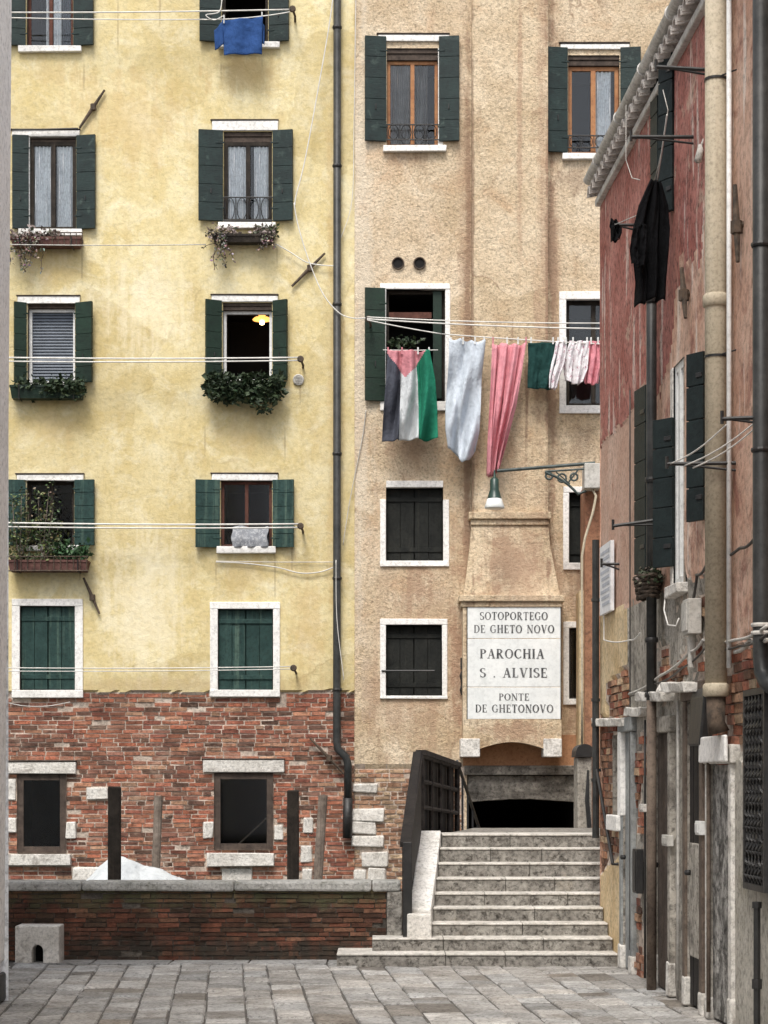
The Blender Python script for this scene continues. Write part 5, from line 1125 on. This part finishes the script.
# ================================================================ PLANTS and window boxes
def leaf(m, p, sz, tint, droop=0):
    a = Vector((RND.uniform(-1,1), RND.uniform(-1,.4), RND.uniform(-.6,.8)-droop)).normalized(); b = a.cross(Vector((RND.uniform(-1,1), RND.uniform(-1,1), RND.uniform(-1,1)))).normalized()
    n = a.cross(b)*sz*.12
    m.add([p, p+a*sz*.5+b*sz*.32+n, p+a*sz, p+a*sz*.5-b*sz*.32+n], [(0,1,2,3)], 0, tint)
GRN = [(.05,.07,.025),(.09,.115,.035),(.03,.045,.02),(.15,.17,.07),(.07,.09,.04),(.20,.21,.11)]
DGR = [(.018,.032,.014),(.03,.05,.02),(.045,.068,.03),(.06,.082,.045),(.02,.04,.018)]
DRY = [(.26,.20,.18),(.17,.13,.11),(.36,.29,.27),(.11,.10,.07),(.10,.11,.07),(.44,.36,.34)]
def blob(m, n, fn, sz, pal, droop=0):
    for _ in range(n):
        t = RND.choice(pal); k = RND.uniform(.65, 1.3); leaf(m, fn(), sz*RND.uniform(.4, 1.55), tuple(x*k for x in t), droop)
def G_(s): return RND.gauss(0, s)
def trough(name, x0, x1, y0, y1, mat, label, dep=.20, cat='window box', T=TF):
    t = thing(name, T(fu((x0+x1)/2), -dep/2, fz(y1)), label, cat, 'window boxes on the yellow house')
    u0, u1, z0, z1 = FW(x0, y0, x1, y1); m = MB(); k = .02
    ring = lambda e, z: [T(u0+e, -dep-.02+e, z), T(u1-e, -dep-.02+e, z), T(u1-e, -.02-e, z), T(u0+e, -.02-e, z)]
    m.loft([ring(k, z0), ring(0, z1-.03), ring(-.008, z1-.03), ring(-.008, z1), ring(.02, z1), ring(.03, z0+.04)], cap=False)
    m.add(ring(k, z0), [(0,1,2,3)]); m.build('trough', mat, t)
    m = MB(); m.add(ring(.015, z1-.03), [(0,1,2,3)]); m.build('earth', M['soil'], t)
    for uu in (u0+.12, u1-.12): m = MB(); m.tube([T(uu, .02, z0-.0), T(uu, -dep-.02, z0-.012), T(uu, -dep-.035, z1)], .009, 5); m.build('support', M['iron'], t)
    return t, (u0, u1, z0, z1)
def trail(m, st, T, start, L, pal, sz, n=20, sway=.06):
    p = Vector(start); pts = [p.copy()]; k = 8
    for i in range(k): p = p+Vector((G_(sway*.4), G_(.015), -L/k)); pts.append(p.copy())
    st.tube(pts, .004, 4)
    for _ in range(n): i = RND.uniform(0, k-.01); a = pts[int(i)].lerp(pts[int(i)+1], i-int(i)); leaf(m, a+Vector((G_(.015), G_(.015), G_(.01))), sz*RND.uniform(.6,1.2), tuple(x*RND.uniform(.7,1.3) for x in RND.choice(pal)), .6)
# A2 box
t, (u0,u1,z0,z1) = trough('window_box', 14, 83, 241, 250, M['terracotta'], 'left upper window box with dry pinkish plants trailing')
m = MB(); st = MB()
blob(m, 420, lambda: TF(RND.uniform(u0-.04, u0+.62), -.12+G_(.06), z1+.02+abs(G_(.05))-.04), .06, DRY)
for _ in range(16): trail(m, st, TF, TF(RND.uniform(u0-.05, u0+.45), -.22+G_(.02), z1), RND.uniform(.12, .5), DRY, .045, 22)
m.build('plants', M['leaf'], t); st.build('stems', M['soil'], t)
m = MB()
for k in range(6): m.tube([TF(u0+.55+.08*k, -.23, z0), TF(u0+.55+.08*k, -.23, z1+.05)], .006, 4)
for zz in (z0, z1+.05): m.tube([TF(u0+.5, -.23, zz), TF(u1+.02, -.23, zz)], .008, 4)
m.build('rack', M['rust'], t)
# B2 box
t, (u0,u1,z0,z1) = trough('window_box', 214, 274, 238, 246, M['darkwood'], 'right upper window box with dry grey plants trailing')
m = MB(); st = MB()
blob(m, 420, lambda: TF(RND.choice((RND.uniform(u0-.08, u0+.32), RND.uniform(u1-.28, u1+.02))), -.12+G_(.06), z1+.02+G_(.045)), .055, DRY)
blob(m, 60, lambda: TF(RND.uniform(u1-.1, u1+.05), -.12+G_(.05), z1+.06+G_(.04)), .05, GRN)
for _ in range(9): trail(m, st, TF, TF(RND.uniform(u0+.02, u0+.22), -.22+G_(.02), z1), RND.uniform(.12, .5), DRY, .045, 22)
for _ in range(6): trail(m, st, TF, TF(RND.uniform(u1-.25, u1), -.22+G_(.02), z1), RND.uniform(.1, .22), DRY, .045, 18)
m.build('plants', M['leaf'], t); st.build('stems', M['soil'], t)
# A3 box
t, (u0,u1,z0,z1) = trough('window_box', 13, 85, 388, 401, M['deepgreen'], 'green window box with ivy below the venetian blind')
m = MB()
blob(m, 520, lambda: TF(u0+.02+(u1-u0)*RND.random()**.75, -.14+G_(.06), z1+.02+G_(.05)-.02), .06, DGR)
blob(m, 420, lambda: TF(RND.uniform(u0+.48, u1+.03), -.22+G_(.04), z1-.05+G_(.055)), .06, DGR)
m.build('ivy', M['leaf'], t)
# B3 box
t, (u0,u1,z0,z1) = trough('window_box', 209, 281, 386, 398, M['deepgreen'], 'window box overgrown with dense hanging dark ivy')
m = MB()
def ivy():
    s = RND.random(); dl = .17+.11*abs(math.sin((s-.04)*3.14*2/1.0))+(.10 if .55 < s < .92 else 0); return TF(u0-.02+(u1-u0+.04)*s, -.22+G_(.04), z1+.10-RND.random()*(dl+.10)+G_(.012))
blob(m, 1500, ivy, .075, DGR); m.build('ivy', M['leaf'], t)
# A4 trough with bushy plant
t, (u0,u1,z0,z1) = trough('window_box', 12, 90, 562, 573, M['terracotta'], 'reddish plant trough with tall bushy green plant before the window', .26)
m = MB(); st = MB()
for sx, tops in ((22, ((16,505),(24,498),(30,515),(14,535),(33,530))), (44, ((50,492),(56,512),(60,530),(40,500),(48,540),(62,545)))):
    b0 = TF(fu(sx), -.16, z1-.02)
    for tx, ty in tops:
        e = TF(fu(tx), -.16+G_(.06), fz(ty)); mid = b0.lerp(e, .5)+Vector((G_(.03), G_(.03), .03)); st.tube([b0, mid, e], [.009,.007,.004], 5)
        for _ in range(120): q = RND.uniform(.25, 1.08); a = b0.lerp(mid, q*2) if q < .5 else mid.lerp(e, q*2-1); leaf(m, a+Vector((G_(.055), G_(.05), G_(.045))), RND.uniform(.03, .06), tuple(x*RND.uniform(.7,1.3) for x in RND.choice(GRN)))
m.build('foliage', M['leaf'], t); st.build('stems', M['greywood'], t)
m = MB(); blob(m, 420, lambda: TF(RND.uniform(fu(58), fu(91)), -.16+G_(.06), z1+.05+abs(G_(.07))), .065, [(.04,.10,.04),(.06,.13,.05),(.03,.07,.03)])
blob(m, 160, lambda: TF(RND.uniform(u0, fu(58)), -.16+G_(.06), z1+.02+abs(G_(.04))), .06, GRN); m.build('low_plants', M['leaf'], t)
m = MB()
for k in range(13): uu = u0+(u1-u0)*k/12; m.tube([TF(uu, -.30, z0+.0), TF(uu, -.30, z1+.04)], .006, 4)
for zz in (z0, z1+.04): m.tube([TF(u0-.02, -.30, zz), TF(u1+.02, -.30, zz)], .009, 4)
m.build('rack', M['rust'], t)
# little plant behind the flag, and basket on the right wall
t = thing('potted_plant', TP(fu(402), -.02, fz(355)), 'small dark plant on the sill just above the flag', 'plant')
m = MB(); c = TP(fu(402), .06, fz(352)); m.lathe(c+Vector((0,0,-.06)), [(.05,0),(.075,.10),(.07,.10)], 12); m.build('pot', M['terracotta'], t)
m = MB(); blob(m, 160, lambda: c+Vector((G_(.09), G_(.04), .08+abs(G_(.05)))), .06, DGR); m.build('leaves', M['leaf'], t)
ub = rup(648,.10); zb0, zb1 = px_z(597, ub), px_z(578, ub)
t = thing('flower_basket', TR(ub, -.12, zb0), 'dark woven basket of dry plants under the long green shutters', 'flower basket')
m = MB()
for k in range(6):
    zz = zb0+(zb1-zb0)*k/5; r = .075+.02*k/5
    m.tube([TR(ub+2.4*r*math.cos(a*.349), -.10+r*math.sin(a*.349), zz+.008*math.sin(a*2+k*3)) for a in range(19)], .018, 6)
m.build('basket', M['soil'], t)
m = MB(); blob(m, 380, lambda: TR(ub+G_(.12), -.10+G_(.04), zb1+.0+G_(.03)), .045, DRY[1:5]+DGR); m.build('plants', M['leaf'], t)

# ================================================================ MOORING POSTS and BOAT in the canal
def post(x0, x1, ytop, Y, mat, label, lean=0, cap=False, square=False):
    r = (px_x(x1, Y)-px_x(x0, Y))/2; c = px_x((x0+x1)/2, Y); zt = px_z(ytop, Y); m = MB(); rings = []
    n = 4 if square else 12
    for k in range(15):
        z = -2.0+(zt+2.0)*k/14; q = r*(1.0-.05*k/14)
        rings.append([Vector((c+lean*(z-zt)+q*(1.22 if square else 1)*math.cos(math.pi/4+6.283*j/n)*(1+.05*nz(j, k*.4, 1, x0)), Y+q*math.sin(math.pi/4+6.283*j/n), z+(.02*nz(j, 1, 1, x0) if k == 14 else 0))) for j in range(n)])
    m.loft(rings); tag(m.build('mooring_post', mat, bevel=.01 if square else 0), label, 'mooring post', 'wooden mooring posts in the canal')
post(107, 122, 787, 20.6, M['darkwood'], 'thick dark mooring post in front of the white tarpaulin', 0, square=True)
post(286, 300, 790, 20.6, M['darkwood'], 'thick dark mooring post right of the brick base window', 0, square=True)
post(154, 163, 796, 25.6, M['greywood'], 'thin greyish brown leaning mooring post right of the tarpaulin', .035)
post(318, 328, 795, 25.6, M['greywood'], 'thin greyish mooring post close to the dark drainpipe foot', .06)
YB = 23.4; bt = thing('boat', P(140, 900, YB), 'moored boat under a pale tarpaulin behind the parapet', 'boat')
m = MB(); rings = []
for k in range(11):
    s = k/10; x = px_x(60, YB)+(px_x(225, YB)-px_x(60, YB))*s; wv = .75*math.sin(math.pi*min(max(s*.9+.05, .02), .98))**.6; sh_ = .25*(2*s-1)**2
    rings.append([Vector((x, YB+wv*c_, z)) for c_, z in ((-1, -.12+sh_),(-.8,-.6+sh_*.5),(0,-.85+sh_*.4),(.8,-.6+sh_*.5),(1,-.12+sh_))])
m.loft(rings); m.build('hull', M['hull'], bt)
m = MB()
def tp(s, t):
    px = 86+100*s; pk = 853+3*abs(s-.32)*0; ridge = 853.5+ (27*((.28-s)/.28)**.9 if s < .28 else 27*((s-.28)/.72)**.85); low = 905
    v = abs(2*t-1); py = ridge+(low-ridge)*v**1.3
    return Vector((px_x(px, YB), YB+.75*(2*t-1), px_z(py, YB)+.03*nz(s*5, t*5, 1)+.02*abs(math.sin(s*11))))
m.grid(tp, 60, 40); m.build('tarpaulin', M['tarp'], bt, smooth=True)
